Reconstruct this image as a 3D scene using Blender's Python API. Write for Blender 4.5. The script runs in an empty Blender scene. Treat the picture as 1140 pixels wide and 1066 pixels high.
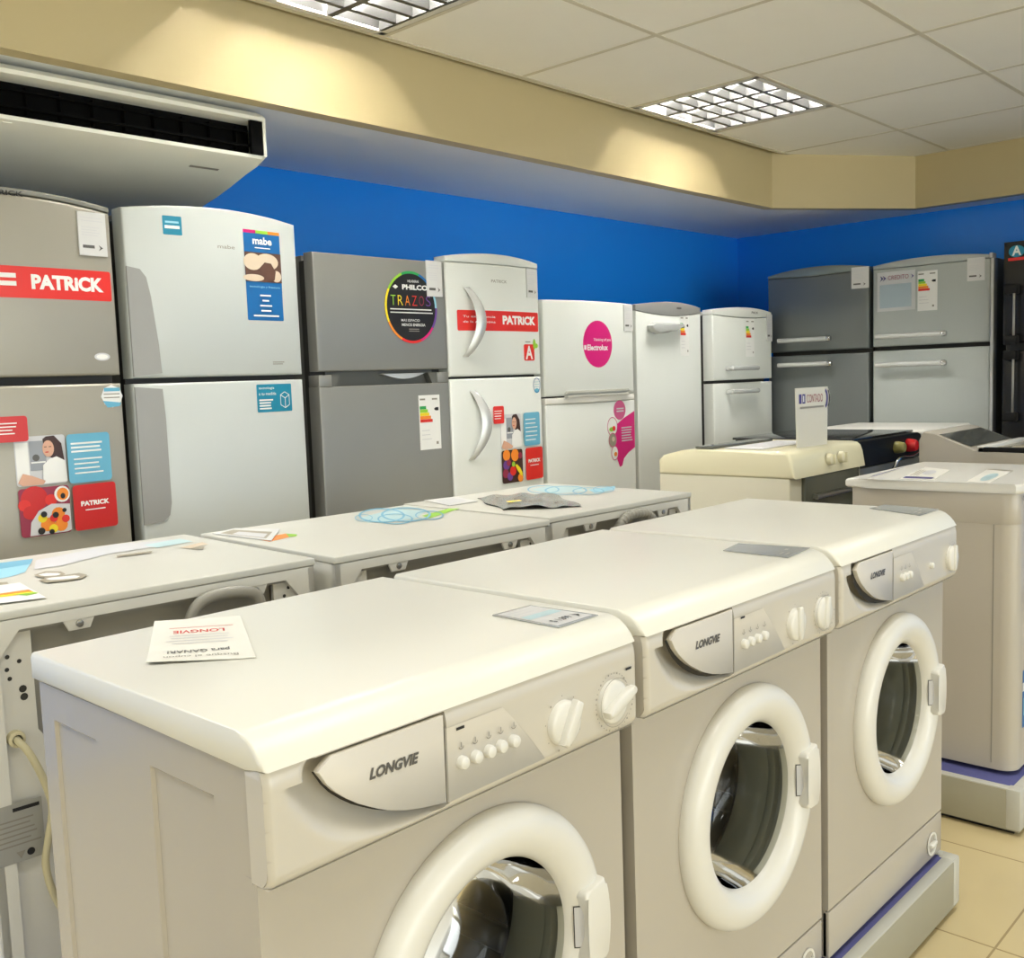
import bpy, bmesh, math, random
from mathutils import Vector, Matrix
random.seed(7)
C = bpy.context.scene.collection
PI = math.pi
ZL = 0.949            # height of the washers' lids above the floor

# ------------------------------------------------------------------ camera
F_PX, CAM = 1123.3, Vector((-0.5123, -0.8079, 0.3307 + ZL))
YAW, PITCH, ROLL = 0.74926, 0.09764, -0.03532
fw = Vector((math.cos(YAW)*math.cos(PITCH), math.sin(YAW)*math.cos(PITCH), -math.sin(PITCH)))
rt = fw.cross(Vector((0, 0, 1))).normalized()
up = rt.cross(fw)
c_, s_ = math.cos(ROLL), math.sin(ROLL)
rt2, up2 = c_*rt + s_*up, -s_*rt + c_*up
cd = bpy.data.cameras.new('camera')
cam = bpy.data.objects.new('camera', cd); C.objects.link(cam)
cam.matrix_world = Matrix(((rt2.x, up2.x, -fw.x, CAM.x), (rt2.y, up2.y, -fw.y, CAM.y), (rt2.z, up2.z, -fw.z, CAM.z), (0, 0, 0, 1)))
cd.sensor_width = 36; cd.lens = F_PX/1140*36; cd.clip_start = 0.02
bpy.context.scene.camera = cam

def at(px, py, axis, val):
    """world point on the plane axis = val seen at a photo pixel"""
    d = (px-570)/F_PX*rt2 - (py-533)/F_PX*up2 + fw
    return CAM + d*((val-CAM[axis])/d[axis])

# ------------------------------------------------------------------ materials
def lin(c):
    return tuple(((v/255)/12.92 if v/255 <= .04045 else ((v/255+.055)/1.055)**2.4) for v in c) + (1,)
_m = {}
def mat(name, rgb, rough=.4, metal=0, noise=.04, scale=8, coat=0, spec=.5, bump=0, bscale=200):
    if name in _m: return _m[name]
    m = bpy.data.materials.new(name); m.use_nodes = True
    nt = m.node_tree; b = nt.nodes['Principled BSDF']
    col = lin(rgb)
    tc = nt.nodes.new('ShaderNodeTexCoord'); n = nt.nodes.new('ShaderNodeTexNoise')
    n.inputs['Scale'].default_value = scale; n.inputs['Detail'].default_value = 3
    nt.links.new(tc.outputs['Object'], n.inputs['Vector'])
    mx = nt.nodes.new('ShaderNodeMix'); mx.data_type = 'RGBA'
    mx.inputs[6].default_value = tuple(v*(1-noise) for v in col[:3])+(1,)
    mx.inputs[7].default_value = tuple(min(1, v*(1+noise)) for v in col[:3])+(1,)
    nt.links.new(n.outputs['Fac'], mx.inputs[0]); nt.links.new(mx.outputs[2], b.inputs['Base Color'])
    b.inputs['Roughness'].default_value = rough; b.inputs['Metallic'].default_value = metal
    b.inputs['Coat Weight'].default_value = coat; b.inputs['Coat Roughness'].default_value = .05
    b.inputs['Specular IOR Level'].default_value = spec
    if bump:
        n2 = nt.nodes.new('ShaderNodeTexNoise'); n2.inputs['Scale'].default_value = bscale
        nt.links.new(tc.outputs['Object'], n2.inputs['Vector'])
        bp = nt.nodes.new('ShaderNodeBump'); bp.inputs['Strength'].default_value = bump; bp.inputs['Distance'].default_value = .002
        nt.links.new(n2.outputs['Fac'], bp.inputs['Height']); nt.links.new(bp.outputs['Normal'], b.inputs['Normal'])
    _m[name] = m
    return m

def mat_grad(name, rgb0, rgb1, z0, z1, rough=.35):
    """colour printed as a ramp along the object's own Z"""
    if name in _m: return _m[name]
    m = mat(name, rgb0, rough); nt = m.node_tree; b = nt.nodes['Principled BSDF']
    tc = nt.nodes.new('ShaderNodeTexCoord'); sp = nt.nodes.new('ShaderNodeSeparateXYZ')
    mr = nt.nodes.new('ShaderNodeMapRange'); mx = nt.nodes.new('ShaderNodeMix'); mx.data_type = 'RGBA'
    nt.links.new(tc.outputs['Object'], sp.inputs[0]); nt.links.new(sp.outputs[2], mr.inputs[0])
    mr.inputs[1].default_value = z0; mr.inputs[2].default_value = z1
    nt.links.new(mr.outputs[0], mx.inputs[0])
    mx.inputs[6].default_value = lin(rgb0); mx.inputs[7].default_value = lin(rgb1)
    nt.links.new(mx.outputs[2], b.inputs['Base Color'])
    return m

def mat_emit(name, rgb, strength):
    m = bpy.data.materials.new(name); m.use_nodes = True; nt = m.node_tree
    nt.nodes.clear(); o = nt.nodes.new('ShaderNodeOutputMaterial'); e = nt.nodes.new('ShaderNodeEmission')
    e.inputs[0].default_value = lin(rgb); e.inputs[1].default_value = strength
    nt.links.new(e.outputs[0], o.inputs[0]); return m

def mat_pane(name, tint, ior=1.45, rough=.02, fac=None):
    m = bpy.data.materials.new(name); m.use_nodes = True; nt = m.node_tree
    nt.nodes.clear(); o = nt.nodes.new('ShaderNodeOutputMaterial')
    t = nt.nodes.new('ShaderNodeBsdfTransparent'); g = nt.nodes.new('ShaderNodeBsdfGlossy'); f = nt.nodes.new('ShaderNodeFresnel')
    mx = nt.nodes.new('ShaderNodeMixShader')
    t.inputs[0].default_value = tint+(1,); g.inputs['Roughness'].default_value = rough; f.inputs[0].default_value = ior
    nt.links.new(f.outputs[0], mx.inputs[0]); nt.links.new(t.outputs[0], mx.inputs[1]); nt.links.new(g.outputs[0], mx.inputs[2])
    nt.links.new(mx.outputs[0], o.inputs[0]); return m

def mat_floor():
    m = mat('floor_tile', (214, 196, 150), .22, scale=3, noise=.05); nt = m.node_tree; b = nt.nodes['Principled BSDF']
    src = b.inputs['Base Color'].links[0].from_socket
    tc = nt.nodes.new('ShaderNodeTexCoord'); sp = nt.nodes.new('ShaderNodeSeparateXYZ')
    nt.links.new(tc.outputs['Object'], sp.inputs[0])
    fac = None
    for i, off in ((0, 2.177), (1, -.125)):
        a = nt.nodes.new('ShaderNodeMath'); a.operation = 'SUBTRACT'; a.inputs[1].default_value = off - .0025
        nt.links.new(sp.outputs[i], a.inputs[0])
        p = nt.nodes.new('ShaderNodeMath'); p.operation = 'FLOORED_MODULO'; p.inputs[1].default_value = .45
        nt.links.new(a.outputs[0], p.inputs[0])
        l = nt.nodes.new('ShaderNodeMath'); l.operation = 'LESS_THAN'; l.inputs[1].default_value = .005
        nt.links.new(p.outputs[0], l.inputs[0])
        if fac is None: fac = l.outputs[0]
        else:
            mxn = nt.nodes.new('ShaderNodeMath'); mxn.operation = 'MAXIMUM'
            nt.links.new(fac, mxn.inputs[0]); nt.links.new(l.outputs[0], mxn.inputs[1]); fac = mxn.outputs[0]
    mx = nt.nodes.new('ShaderNodeMix'); mx.data_type = 'RGBA'
    nt.links.new(fac, mx.inputs[0]); nt.links.new(src, mx.inputs[6]); mx.inputs[7].default_value = lin((168, 148, 108))
    nt.links.new(mx.outputs[2], b.inputs['Base Color'])
    return m

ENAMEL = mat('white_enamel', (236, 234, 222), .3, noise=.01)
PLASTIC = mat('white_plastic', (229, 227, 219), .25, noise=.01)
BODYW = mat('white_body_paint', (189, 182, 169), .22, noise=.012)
FRW = mat('fridge_white', (224, 227, 221), .3, noise=.012)
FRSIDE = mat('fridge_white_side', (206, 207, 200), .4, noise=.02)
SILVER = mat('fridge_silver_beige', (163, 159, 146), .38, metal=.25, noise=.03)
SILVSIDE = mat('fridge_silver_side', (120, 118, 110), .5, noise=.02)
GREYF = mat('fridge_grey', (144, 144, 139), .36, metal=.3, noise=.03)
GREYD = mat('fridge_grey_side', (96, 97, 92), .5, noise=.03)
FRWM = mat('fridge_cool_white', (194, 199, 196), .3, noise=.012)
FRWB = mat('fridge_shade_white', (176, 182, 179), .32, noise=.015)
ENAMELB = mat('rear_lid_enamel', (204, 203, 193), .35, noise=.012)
GREYSAT = mat('fridge_satin_grey', (116, 121, 121), .33, metal=.35, noise=.03)
BLACKF = mat('fridge_black', (17, 17, 18), .25, noise=.05)
BLACKP = mat('black_plastic', (26, 26, 26), .5, noise=.05, spec=.2)
GASKET = mat('dark_gasket', (52, 51, 48), .6, noise=.05)
DARK = mat('dark_cavity', (22, 22, 21), .7, noise=.05)
STEEL = mat('brushed_steel', (172, 172, 168), .28, metal=1, noise=.04)
CHROME = mat('chrome', (205, 207, 208), .12, metal=1, noise=.02)
SATIN = mat('satin_handle', (204, 206, 204), .25, metal=.25, noise=.02)
DRUM = mat('drum_steel', (84, 84, 78), .28, metal=1, noise=.06)
RUBBER = mat('grey_rubber', (92, 92, 88), .55, noise=.05)
HOSE = mat('grey_hose', (158, 156, 147), .5, noise=.05)
CORD = mat('cream_cord', (206, 198, 162), .5, noise=.04)
BACKP = mat('back_sheet_metal', (158, 156, 146), .45, metal=.1, noise=.03)
BACKF = mat('back_frame_paint', (222, 221, 213), .4, noise=.02)
PRINT = mat_grad('silver_print', (172, 169, 162), (218, 212, 200), ZL-.135, ZL-.065, .3)
LOGO = mat('logo_grey', (92, 90, 86), .4)
MARK = mat('mark_grey', (146, 142, 132), .5)
INK = mat('ink_black', (26, 25, 26), .5)
PAPER = mat('paper_white', (230, 228, 218), .6, noise=.02)
PAPERG = mat('sleeve_grey', (176, 178, 174), .18, noise=.06, scale=20)
TAGP = mat('price_tag_paper', (214, 214, 212), .35, noise=.03)
RED = mat('sticker_red', (222, 50, 42), .35)
REDD = mat('sticker_deep_red', (200, 38, 36), .35)
BLUE = mat('sticker_blue', (28, 104, 168), .35)
LBLUE = mat('sticker_light_blue', (106, 176, 204), .35)
TEAL = mat('sticker_teal', (30, 134, 164), .35)
CYAN = mat('sticker_cyan', (150, 208, 226), .35)
PALEB = mat('sticker_pale_blue', (186, 212, 216), .35)
PINK = mat('sticker_magenta', (214, 32, 122), .35)
PINKL = mat('sticker_rose', (206, 92, 140), .35)
WHITE = mat('sticker_white', (236, 236, 232), .4)
GREEN = mat('sticker_green', (44, 160, 84), .4)
LIME = mat('sticker_lime', (150, 202, 60), .4)
YELL = mat('sticker_yellow', (240, 214, 40), .4)
ORNG = mat('sticker_orange', (240, 140, 44), .4)
PURP = mat('sticker_purple', (110, 70, 150), .4)
SKIN = mat('print_skin', (216, 168, 142), .4)
HAIR = mat('print_hair', (64, 40, 34), .4)
BROWN = mat('print_brown', (98, 70, 58), .4)
CREAMP = mat('print_cream', (214, 196, 172), .4)
TAUPE = mat('print_taupe', (158, 150, 130), .4)
PALEG = mat('print_pale_grey', (206, 206, 208), .4)
VIOLET = mat('print_violet', (70, 62, 130), .4)
MAROON = mat('print_maroon', (150, 50, 74), .4)
CREAM = mat('cream_enamel', (232, 226, 194), .25, noise=.02)
CREAMB = mat('cream_body', (214, 210, 190), .35, noise=.02)
OVENG = mat('oven_glass', (96, 98, 86), .15, noise=.03)
TINT = mat('tinted_glass', (86, 88, 84), .08, noise=.03)
BLKGL = mat('black_glass', (44, 45, 45), .06, noise=.02)
HOBIN = mat('hob_pan', (176, 172, 154), .25, metal=.3, noise=.2, scale=18)
KNOBR = mat('knob_red', (204, 28, 36), .2)
KNOBO = mat('knob_olive', (150, 144, 84), .3)
CARPET = mat('platform_carpet', (92, 94, 150), .8, noise=.1, scale=60, bump=.3)
RIM = mat('platform_rim', (196, 195, 184), .4, noise=.06, scale=12)
RIMF = mat('platform_side', (164, 160, 140), .45, noise=.06, scale=10)
BLUEW = mat('wall_blue', (28, 144, 255), .22, noise=.05, scale=1.6, bump=.12, bscale=6)
TANW = mat('wall_cream', (198, 182, 138), .5, noise=.02)
OFFW = mat('wall_off_white', (244, 245, 244), .6, noise=.01)
SOFF = mat('soffit_paint', (246, 247, 246), .4, noise=.03, scale=2)
CEILT = mat('ceiling_tile', (252, 249, 238), .7, noise=.015, bump=.12, bscale=150)
CEILG = mat('ceiling_grid', (214, 207, 186), .5)
LOUV = mat('louver_aluminium', (52, 52, 50), .35, noise=.02, spec=.4)
TUBE = mat_emit('fluorescent_tube', (255, 251, 244), 230)
ACW = mat('ac_plastic', (248, 248, 236), .38, noise=.02)
ACD = mat('ac_vent_black', (4, 4, 4), .8, spec=.1)
BOWL = mat_pane('door_glass', (.74, .75, .71), 1.36, .03)
SEALN = mat('rating_plate', (172, 172, 166), .35, metal=.3)
TILE = mat_floor()

# ------------------------------------------------------------------ mesh helpers
def link(o, parent=None):
    C.objects.link(o)
    if parent is not None: o.parent = parent
    return o
def obj(name, bm, mats, parent=None, smooth=True, angle=40):
    me = bpy.data.meshes.new(name)
    bmesh.ops.recalc_face_normals(bm, faces=bm.faces[:])
    bm.to_mesh(me); bm.free()
    for m in (mats if isinstance(mats, (list, tuple)) else [mats]): me.materials.append(m)
    if smooth:
        for p in me.polygons: p.use_smooth = True
        me.set_sharp_from_angle(angle=math.radians(angle))
    return link(bpy.data.objects.new(name, me), parent)
def share(name, me, parent):
    return link(bpy.data.objects.new(name, me), parent)
def thing(name, label, cat, loc=(0, 0, 0), rz=0, group=None):
    o = bpy.data.objects.new(name, None); o.empty_display_size = .1
    C.objects.link(o); o.location = loc; o.rotation_euler = (0, 0, rz)
    return tag(o, label, cat, group)
def tag(o, label, cat, group=None):
    o['label'] = label; o['category'] = cat
    if group: o['group'] = group
    return o
def struct(o):
    o['kind'] = 'structure'; return o
def B(): return bmesh.new()
def add(bm, tmp, mi=0, M=None):
    if M is not None: bmesh.ops.transform(tmp, matrix=M, verts=tmp.verts[:])
    for f in tmp.faces: f.material_index = mi
    me = bpy.data.meshes.new('t'); tmp.to_mesh(me); tmp.free(); bm.from_mesh(me); bpy.data.meshes.remove(me)
    return bm
def box(bm, x0, x1, y0, y1, z0, z1, bev=0, seg=2, mi=0, M=None):
    t = bmesh.new(); bmesh.ops.create_cube(t, size=1)
    for v in t.verts:
        v.co = Vector(((x0+x1)/2 + v.co.x*(x1-x0), (y0+y1)/2 + v.co.y*(y1-y0), (z0+z1)/2 + v.co.z*(z1-z0)))
    if bev:
        bmesh.ops.bevel(t, geom=t.edges[:], offset=bev, segments=seg, profile=.5, affect='EDGES', clamp_overlap=True)
    return add(bm, t, mi, M)
def prism(bm, pts, axis, a, b, bev=0, seg=2, mi=0, M=None):
    """polygon pts in the two other axes, extruded along axis from a to b"""
    def P(p, t):
        return {0: (t, p[0], p[1]), 1: (p[0], t, p[1]), 2: (p[0], p[1], t)}[axis]
    t = bmesh.new()
    v0 = [t.verts.new(P(p, a)) for p in pts]; v1 = [t.verts.new(P(p, b)) for p in pts]
    f0 = t.faces.new(v0); f1 = t.faces.new(v1[::-1])
    n = len(pts)
    for i in range(n): t.faces.new((v0[i], v1[i], v1[(i+1) % n], v0[(i+1) % n]))
    if bev:
        e = list(set(list(f0.edges)+list(f1.edges)))
        bmesh.ops.bevel(t, geom=e, offset=bev, segments=seg, profile=.5, affect='EDGES', clamp_overlap=True)
    return add(bm, t, mi, M)
def lathe(bm, prof, c, axis=1, n=48, mi=0, closed=False):
    """prof: (radius, coordinate along axis); spun round axis through c"""
    t = bmesh.new(); rings = []
    for r, h in prof:
        ring = []
        if r < 1e-6: ring = [None]
        for k in range(n if r >= 1e-6 else 1):
            a = 2*PI*k/n
            u, w = r*math.cos(a), r*math.sin(a)
            co = {0: (c[0]+h, c[1]+u, c[2]+w), 1: (c[0]+u, c[1]+h, c[2]+w), 2: (c[0]+u, c[1]+w, c[2]+h)}[axis]
            v = t.verts.new(co)
            if r < 1e-6: ring = [v]
            else: ring.append(v)
        rings.append(ring)
    for A, D in zip(rings, rings[1:]):
        for k in range(n):
            a0, a1 = A[k % len(A)], A[(k+1) % len(A)]; d0, d1 = D[k % len(D)], D[(k+1) % len(D)]
            vs = []
            for v in (a0, a1, d1, d0):
                if v not in vs: vs.append(v)
            if len(vs) > 2: t.faces.new(vs)
    return add(bm, t, mi)
def tube(bm, pts, r, n=10, mi=0, radii=None, smooth_n=0):
    pts = [Vector(p) for p in pts]
    if smooth_n:
        out = []
        for i in range(len(pts)-1):
            p0, p1, p2, p3 = pts[max(i-1, 0)], pts[i], pts[i+1], pts[min(i+2, len(pts)-1)]
            for k in range(smooth_n):
                u = k/smooth_n
                out.append(.5*((2*p1)+(p2-p0)*u+(2*p0-5*p1+4*p2-p3)*u*u+(3*p1-p0-3*p2+p3)*u**3))
        out.append(pts[-1]); pts = out
    t = bmesh.new(); rings = []
    d0 = (pts[1]-pts[0]).normalized()
    nrm = d0.orthogonal().normalized()
    for i, p in enumerate(pts):
        d = (pts[min(i+1, len(pts)-1)]-pts[max(i-1, 0)]).normalized()
        nrm = (nrm - d*nrm.dot(d)).normalized(); bn = d.cross(nrm)
        rr = radii(i, len(pts)) if radii else r
        rings.append([t.verts.new(p+rr*(math.cos(2*PI*k/n)*nrm+math.sin(2*PI*k/n)*bn)) for k in range(n)])
    for A, D in zip(rings, rings[1:]):
        for k in range(n): t.faces.new((A[k], A[(k+1) % n], D[(k+1) % n], D[k]))
    t.faces.new(rings[0][::-1]); t.faces.new(rings[-1])
    return add(bm, t, mi)
def grid(bm, nx, ny, fn, mi=0):
    t = bmesh.new()
    v = [[t.verts.new(fn(i/nx, j/ny)) for i in range(nx+1)] for j in range(ny+1)]
    for j in range(ny):
        for i in range(nx): t.faces.new((v[j][i], v[j][i+1], v[j+1][i+1], v[j+1][i]))
    return add(bm, t, mi)

# ------------------------------------------------------------------ printed matter
_glyph = {}
def glyphs(s, bold=0):
    k = (s, bold)
    if k not in _glyph:
        cu = bpy.data.curves.new('t', 'FONT'); cu.body = s; cu.offset = bold; cu.resolution_u = 3
        o = bpy.data.objects.new('t', cu); C.objects.link(o)
        dg = bpy.context.evaluated_depsgraph_get(); dg.update()
        me = bpy.data.meshes.new_from_object(o.evaluated_get(dg))
        vs = [(v.co.x, v.co.y) for v in me.vertices]; fs = [tuple(p.vertices) for p in me.polygons]
        bpy.data.objects.remove(o); bpy.data.curves.remove(cu); bpy.data.meshes.remove(me)
        x0 = min(v[0] for v in vs); x1 = max(v[0] for v in vs); y0 = min(v[1] for v in vs); y1 = max(v[1] for v in vs)
        _glyph[k] = ([((x-x0), (y-y0)) for x, y in vs], fs, x1-x0, y1-y0)
    return _glyph[k]
class Decal:
    """flat artwork: polygons and lettering stacked in thin layers, laid on a surface by place(u, v, n)"""
    def __init__(self, step=.00022, base=.0006):
        self.items = []; self.mats = []; self.n = base; self.step = step
    def mi(self, m):
        if m not in self.mats: self.mats.append(m)
        return self.mats.index(m)
    def raw(self, vs, fs, m):
        self.items.append((vs, fs, self.mi(m), self.n)); self.n += self.step; return self
    def poly(self, pts, m): return self.raw(list(pts), [tuple(range(len(pts)))], m)
    def rect(self, x0, y0, x1, y1, m, r=0):
        if x1 < x0: x0, x1 = x1, x0
        if y1 < y0: y0, y1 = y1, y0
        if not r: return self.poly([(x0, y0), (x1, y0), (x1, y1), (x0, y1)], m)
        pts = []
        for cx, cy, a in ((x1-r, y1-r, 0), (x0+r, y1-r, 90), (x0+r, y0+r, 180), (x1-r, y0+r, 270)):
            for k in range(5):
                t = math.radians(a+k*22.5); pts.append((cx+r*math.cos(t), cy+r*math.sin(t)))
        return self.poly(pts, m)
    def ell(self, cx, cy, rx, ry, m, n=28, a0=0, a1=360):
        full = abs(a1-a0) >= 360
        pts = [(cx+rx*math.cos(math.radians(a0+(a1-a0)*k/n)), cy+ry*math.sin(math.radians(a0+(a1-a0)*k/n))) for k in range(n if full else n+1)]
        if not full: pts.append((cx, cy))
        return self.poly(pts, m)
    def ring(self, cx, cy, rx, ry, w, m, n=32, a0=0, a1=360):
        vs, fs = [], []
        for k in range(n+1):
            a = math.radians(a0+(a1-a0)*k/n)
            vs += [(cx+rx*math.cos(a), cy+ry*math.sin(a)), (cx+(rx-w)*math.cos(a), cy+(ry-w)*math.sin(a))]
        for k in range(n): fs.append((2*k, 2*k+2, 2*k+3, 2*k+1))
        return self.raw(vs, fs, m)
    def text(self, s, x, y, h, m, w=None, bold=0, shear=0, rot=0, align='l'):
        vs, fs, W, H = glyphs(s, bold)
        sy = h/H; sx = (w/W) if w else sy
        ox = {'l': 0, 'c': -W*sx/2, 'r': -W*sx}[align]
        out = []
        c, sn = math.cos(rot), math.sin(rot)
        for a, b in vs:
            u, v = a*sx+shear*b*sy+ox, b*sy
            out.append((x+u*c-v*sn, y+u*sn+v*c))
        return self.raw(out, fs, m)
    def lines(self, x, y, w, n, gap, th, m, jit=.25, align='l'):
        vs, fs = [], []
        for k in range(n):
            ww = w*(1-jit*random.random()); xx = x if align == 'l' else x-ww/2
            yy = y-k*gap; i = len(vs)
            vs += [(xx, yy), (xx+ww, yy), (xx+ww, yy-th), (xx, yy-th)]; fs.append((i, i+1, i+2, i+3))
        return self.raw(vs, fs, m)
    def energy(self, x, y, w, h, m=WHITE):
        """energy label, lower-left corner x, y"""
        self.rect(x, y, x+w, y+h, m)
        cols = [GREEN, LIME, YELL, ORNG, RED]
        bh = h*.30/5
        for k, cm in enumerate(cols):
            y1 = y+h*.80-k*bh
            self.rect(x+.04*w, y1-bh*.95, x+w*(.34+.07*k), y1, cm)
        self.poly([(x+w*.7, y+h*.74), (x+w*.78, y+h*.77), (x+w*.92, y+h*.77), (x+w*.92, y+h*.71), (x+w*.78, y+h*.71)], INK)
        self.lines(x+.05*w, y+h*.94, w*.3, 1, .01, h*.03, MARK); self.lines(x+.62*w, y+h*.94, w*.3, 1, .01, h*.03, MARK)
        self.lines(x+.08*w, y+h*.36, w*.5, 3, h*.08, h*.012, PALEG); self.lines(x+.75*w, y+h*.14, w*.12, 1, .01, h*.05, MARK)
        return self
    def build(self, name, parent, place, cuts=None, smooth=False):
        bm = bmesh.new()
        for vs, fs, mi, n in self.items:
            bv = [bm.verts.new((a, b, n)) for a, b in vs]
            for f in fs:
                try: fc = bm.faces.new([bv[i] for i in f]); fc.material_index = mi
                except ValueError: pass
        if cuts:
            for u in cuts:
                bmesh.ops.bisect_plane(bm, geom=bm.verts[:]+bm.edges[:]+bm.faces[:], plane_co=(u, 0, 0), plane_no=(1, 0, 0))
        for v in bm.verts: v.co = Vector(place(v.co.x, v.co.y, v.co.z))
        me = bpy.data.meshes.new(name); bm.to_mesh(me); bm.free()
        for m in self.mats: me.materials.append(m)
        return link(bpy.data.objects.new(name, me), parent)
def flat_place(ux, uy, z, ox=0, oy=0):
    """artwork lying on a top: u runs along (ux, uy)"""
    def p(u, v, n): return (ox+u*ux-v*uy, oy+u*uy+v*ux, z+n)
    return p

# ------------------------------------------------------------------ the shop: floor, walls, soffit, ceiling
ZS, ZC = 1.200+ZL, 1.478+ZL
XW, YW = 5.45, 2.65
X0, Y0 = -4.5, -9.2
YF, XF = 1.835, 5.235
b = B(); box(b, X0-.1, XW+.1, Y0-.1, YW+.1, -.05, 0); struct(obj('floor', b, TILE, smooth=False))
b = B(); box(b, X0-.1, XW+.1, YW, YW+.1, 0, ZC+.3); struct(obj('wall_left', b, BLUEW, smooth=False))
b = B(); box(b, XW, XW+.1, Y0-.1, YW, 0, ZC+.3); struct(obj('wall_back', b, BLUEW, smooth=False))
b = B(); box(b, X0-.1, XW, Y0-.1, Y0, 0, ZC+.3); struct(obj('wall_right', b, OFFW, smooth=False))
b = B(); box(b, X0-.1, X0, Y0, YW, 0, ZC+.3); struct(obj('wall_front', b, OFFW, smooth=False))
# dropped soffit round two sides with a cut corner
plan = [(X0, YF+.054), (4.51, YF+.104), (XF+.034, 1.43), (XF+.054, Y0), (XW, Y0), (XW, YW), (X0, YW)]
b = B(); prism(b, plan, 2, ZS, ZS+.012); struct(obj('trim_1', b, SOFF, smooth=False))
b = B()
fas = [(X0, YF), (4.50, YF+.05), (XF-.02, 1.40), (XF, Y0)]
off = [(X0, YF+.055), (4.51, YF+.105), (XF+.035, 1.43), (XF+.055, Y0)]
prism(b, fas+off[::-1], 2, ZS-.004, ZC+.02); struct(obj('trim_2', b, TANW, smooth=False))
# suspended ceiling: tiles between seams, two cells left open for the luminaires
SX = [X0, -3.78, -3.10, -2.41, -1.72, -1.03, -.34, .39, 1.08, 1.775, 2.46, 3.15, 3.835, 4.52, 5.21, XW]
SY = [Y0, -8.78, -8.16, -7.54, -6.92, -6.30, -5.68, -5.06, -4.44, -3.80, -3.17, -2.54, -1.91, -1.28, -.66, -.03, .59, 1.215, YF+.02]
LIGHTS = {(8, 17), (11, 17)}
b = B()
for i in range(len(SX)-1):
    for j in range(len(SY)-1):
        if (i, j) in LIGHTS: continue
        box(b, SX[i]+.004, SX[i+1]-.004, SY[j]+.004, SY[j+1]-.004 if j < len(SY)-2 else SY[j+1], ZC, ZC+.015)
struct(obj('ceiling', b, CEILT, smooth=False))
b = B()
for x in SX[1:-1]: box(b, x-.009, x+.009, Y0, YF+.01, ZC-.0015, ZC+.012)
for y in SY[1:-1]: box(b, X0, XF, y-.009, y+.009, ZC-.0017, ZC+.011)
box(b, X0, XF, YF-.012, YF+.01, ZC-.003, ZC+.02)
struct(obj('trim_3', b, CEILG, smooth=False))
b = B(); box(b, X0, XW, Y0, YW, ZC+.18, ZC+.20); struct(obj('ceiling_slab', b, CEILG, smooth=False))

# ------------------------------------------------------------------ luminaires
def luminaire(i, j, label):
    x0, x1, y0, y1 = SX[i]+.013, SX[i+1]-.013, SY[j]+.013, SY[j+1]-.035
    cx, cy = (x0+x1)/2, (y0+y1)/2
    t = thing('ceiling_light', label, 'ceiling light', (cx, cy, ZC), 0, 'recessed louvred ceiling lights')
    w, d = (x1-x0)/2, (y1-y0)/2
    b = B()
    box(b, -w, w, -d, d, .135, .140)
    for s in (-1, 1):
        box(b, s*w-.004, s*w+.004, -d, d, 0, .14); box(b, -w, w, s*d-.004, s*d+.004, 0, .14)
    obj('housing', b, LOUV, t, False)
    b = B()
    for s in (-1, 1):
        box(b, s*w-(.022 if s > 0 else 0), s*w+(.022 if s < 0 else 0), -d, d, -.002, .006)
        box(b, -w, w, s*d-(.022 if s > 0 else 0), s*d+(.022 if s < 0 else 0), -.002, .006)
    obj('rim', b, PLASTIC, t, False)
    b = B(); cw = (2*w-.044)/3
    for k in range(4):
        x = -w+.022+k*cw
        prism(b, [(x-.012, .0), (x+.012, .0), (x+.002, .062), (x-.002, .062)], 1, -d+.02, d-.02)
    for m_ in range(1, 7):
        y = -d+.02+m_*(2*d-.04)/7
        prism(b, [(y-.009, .002), (y+.009, .002), (y+.0015, .058), (y-.0015, .058)], 0, -w+.022, w-.022)
    obj('louver', b, LOUV, t, True, 20)
    for k in range(3):
        x = -w+.022+(k+.5)*cw
        b = B(); tube(b, [(x, -d+.03, .095), (x, d-.03, .095)], .013, 12); obj('fluorescent_tube', b, TUBE, t)
luminaire(8, 17, 'ceiling light cut by the top edge, above the air conditioner')
luminaire(11, 17, 'square louvred ceiling light throwing bright streaks near the cut soffit corner')

# lamps of the shop's other luminaires (outside the picture)
def lamp(x, y, p, sx=.62, sy=.56, rgb=(.985, .995, 1)):
    l = bpy.data.lights.new('shop_lamp', 'AREA'); l.shape = 'RECTANGLE'; l.size = sx; l.size_y = sy; l.energy = p; l.color = rgb; l.spread = math.radians(140)
    o = bpy.data.objects.new('shop_lamp', l); C.objects.link(o); o.location = (x, y, ZC-.02)
for x, p_ in ((-2.4, 9), (-.35, 3.6), (.73, 3.7), (2.1, 5.0), (3.49, 5)): lamp(x, -.35, p_)
for x in (-2.4, .7, 3.7): lamp(x, -3.4, 16)
lamp(-.68, 1.5, 18)
# unseen fill lamps added at the far walls to brighten fridges and ceiling
def fill_light(loc, rot, sx, sy, p):
    l = bpy.data.lights.new('room_fill_light', 'AREA'); l.shape = 'RECTANGLE'; l.size = sx; l.size_y = sy; l.energy = p; l.color = (.91, .98, 1)
    o = bpy.data.objects.new('room_fill_light', l); C.objects.link(o); o.location = loc; o.rotation_euler = rot
fill_light((X0+.06, -1.2, 1.35), (PI/2, 0, -PI/2), 4.5, 1.7, 12)
fill_light((.6, Y0+.06, 1.25), (PI/2, 0, 0), 8.5, 2.1, 218)

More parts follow.
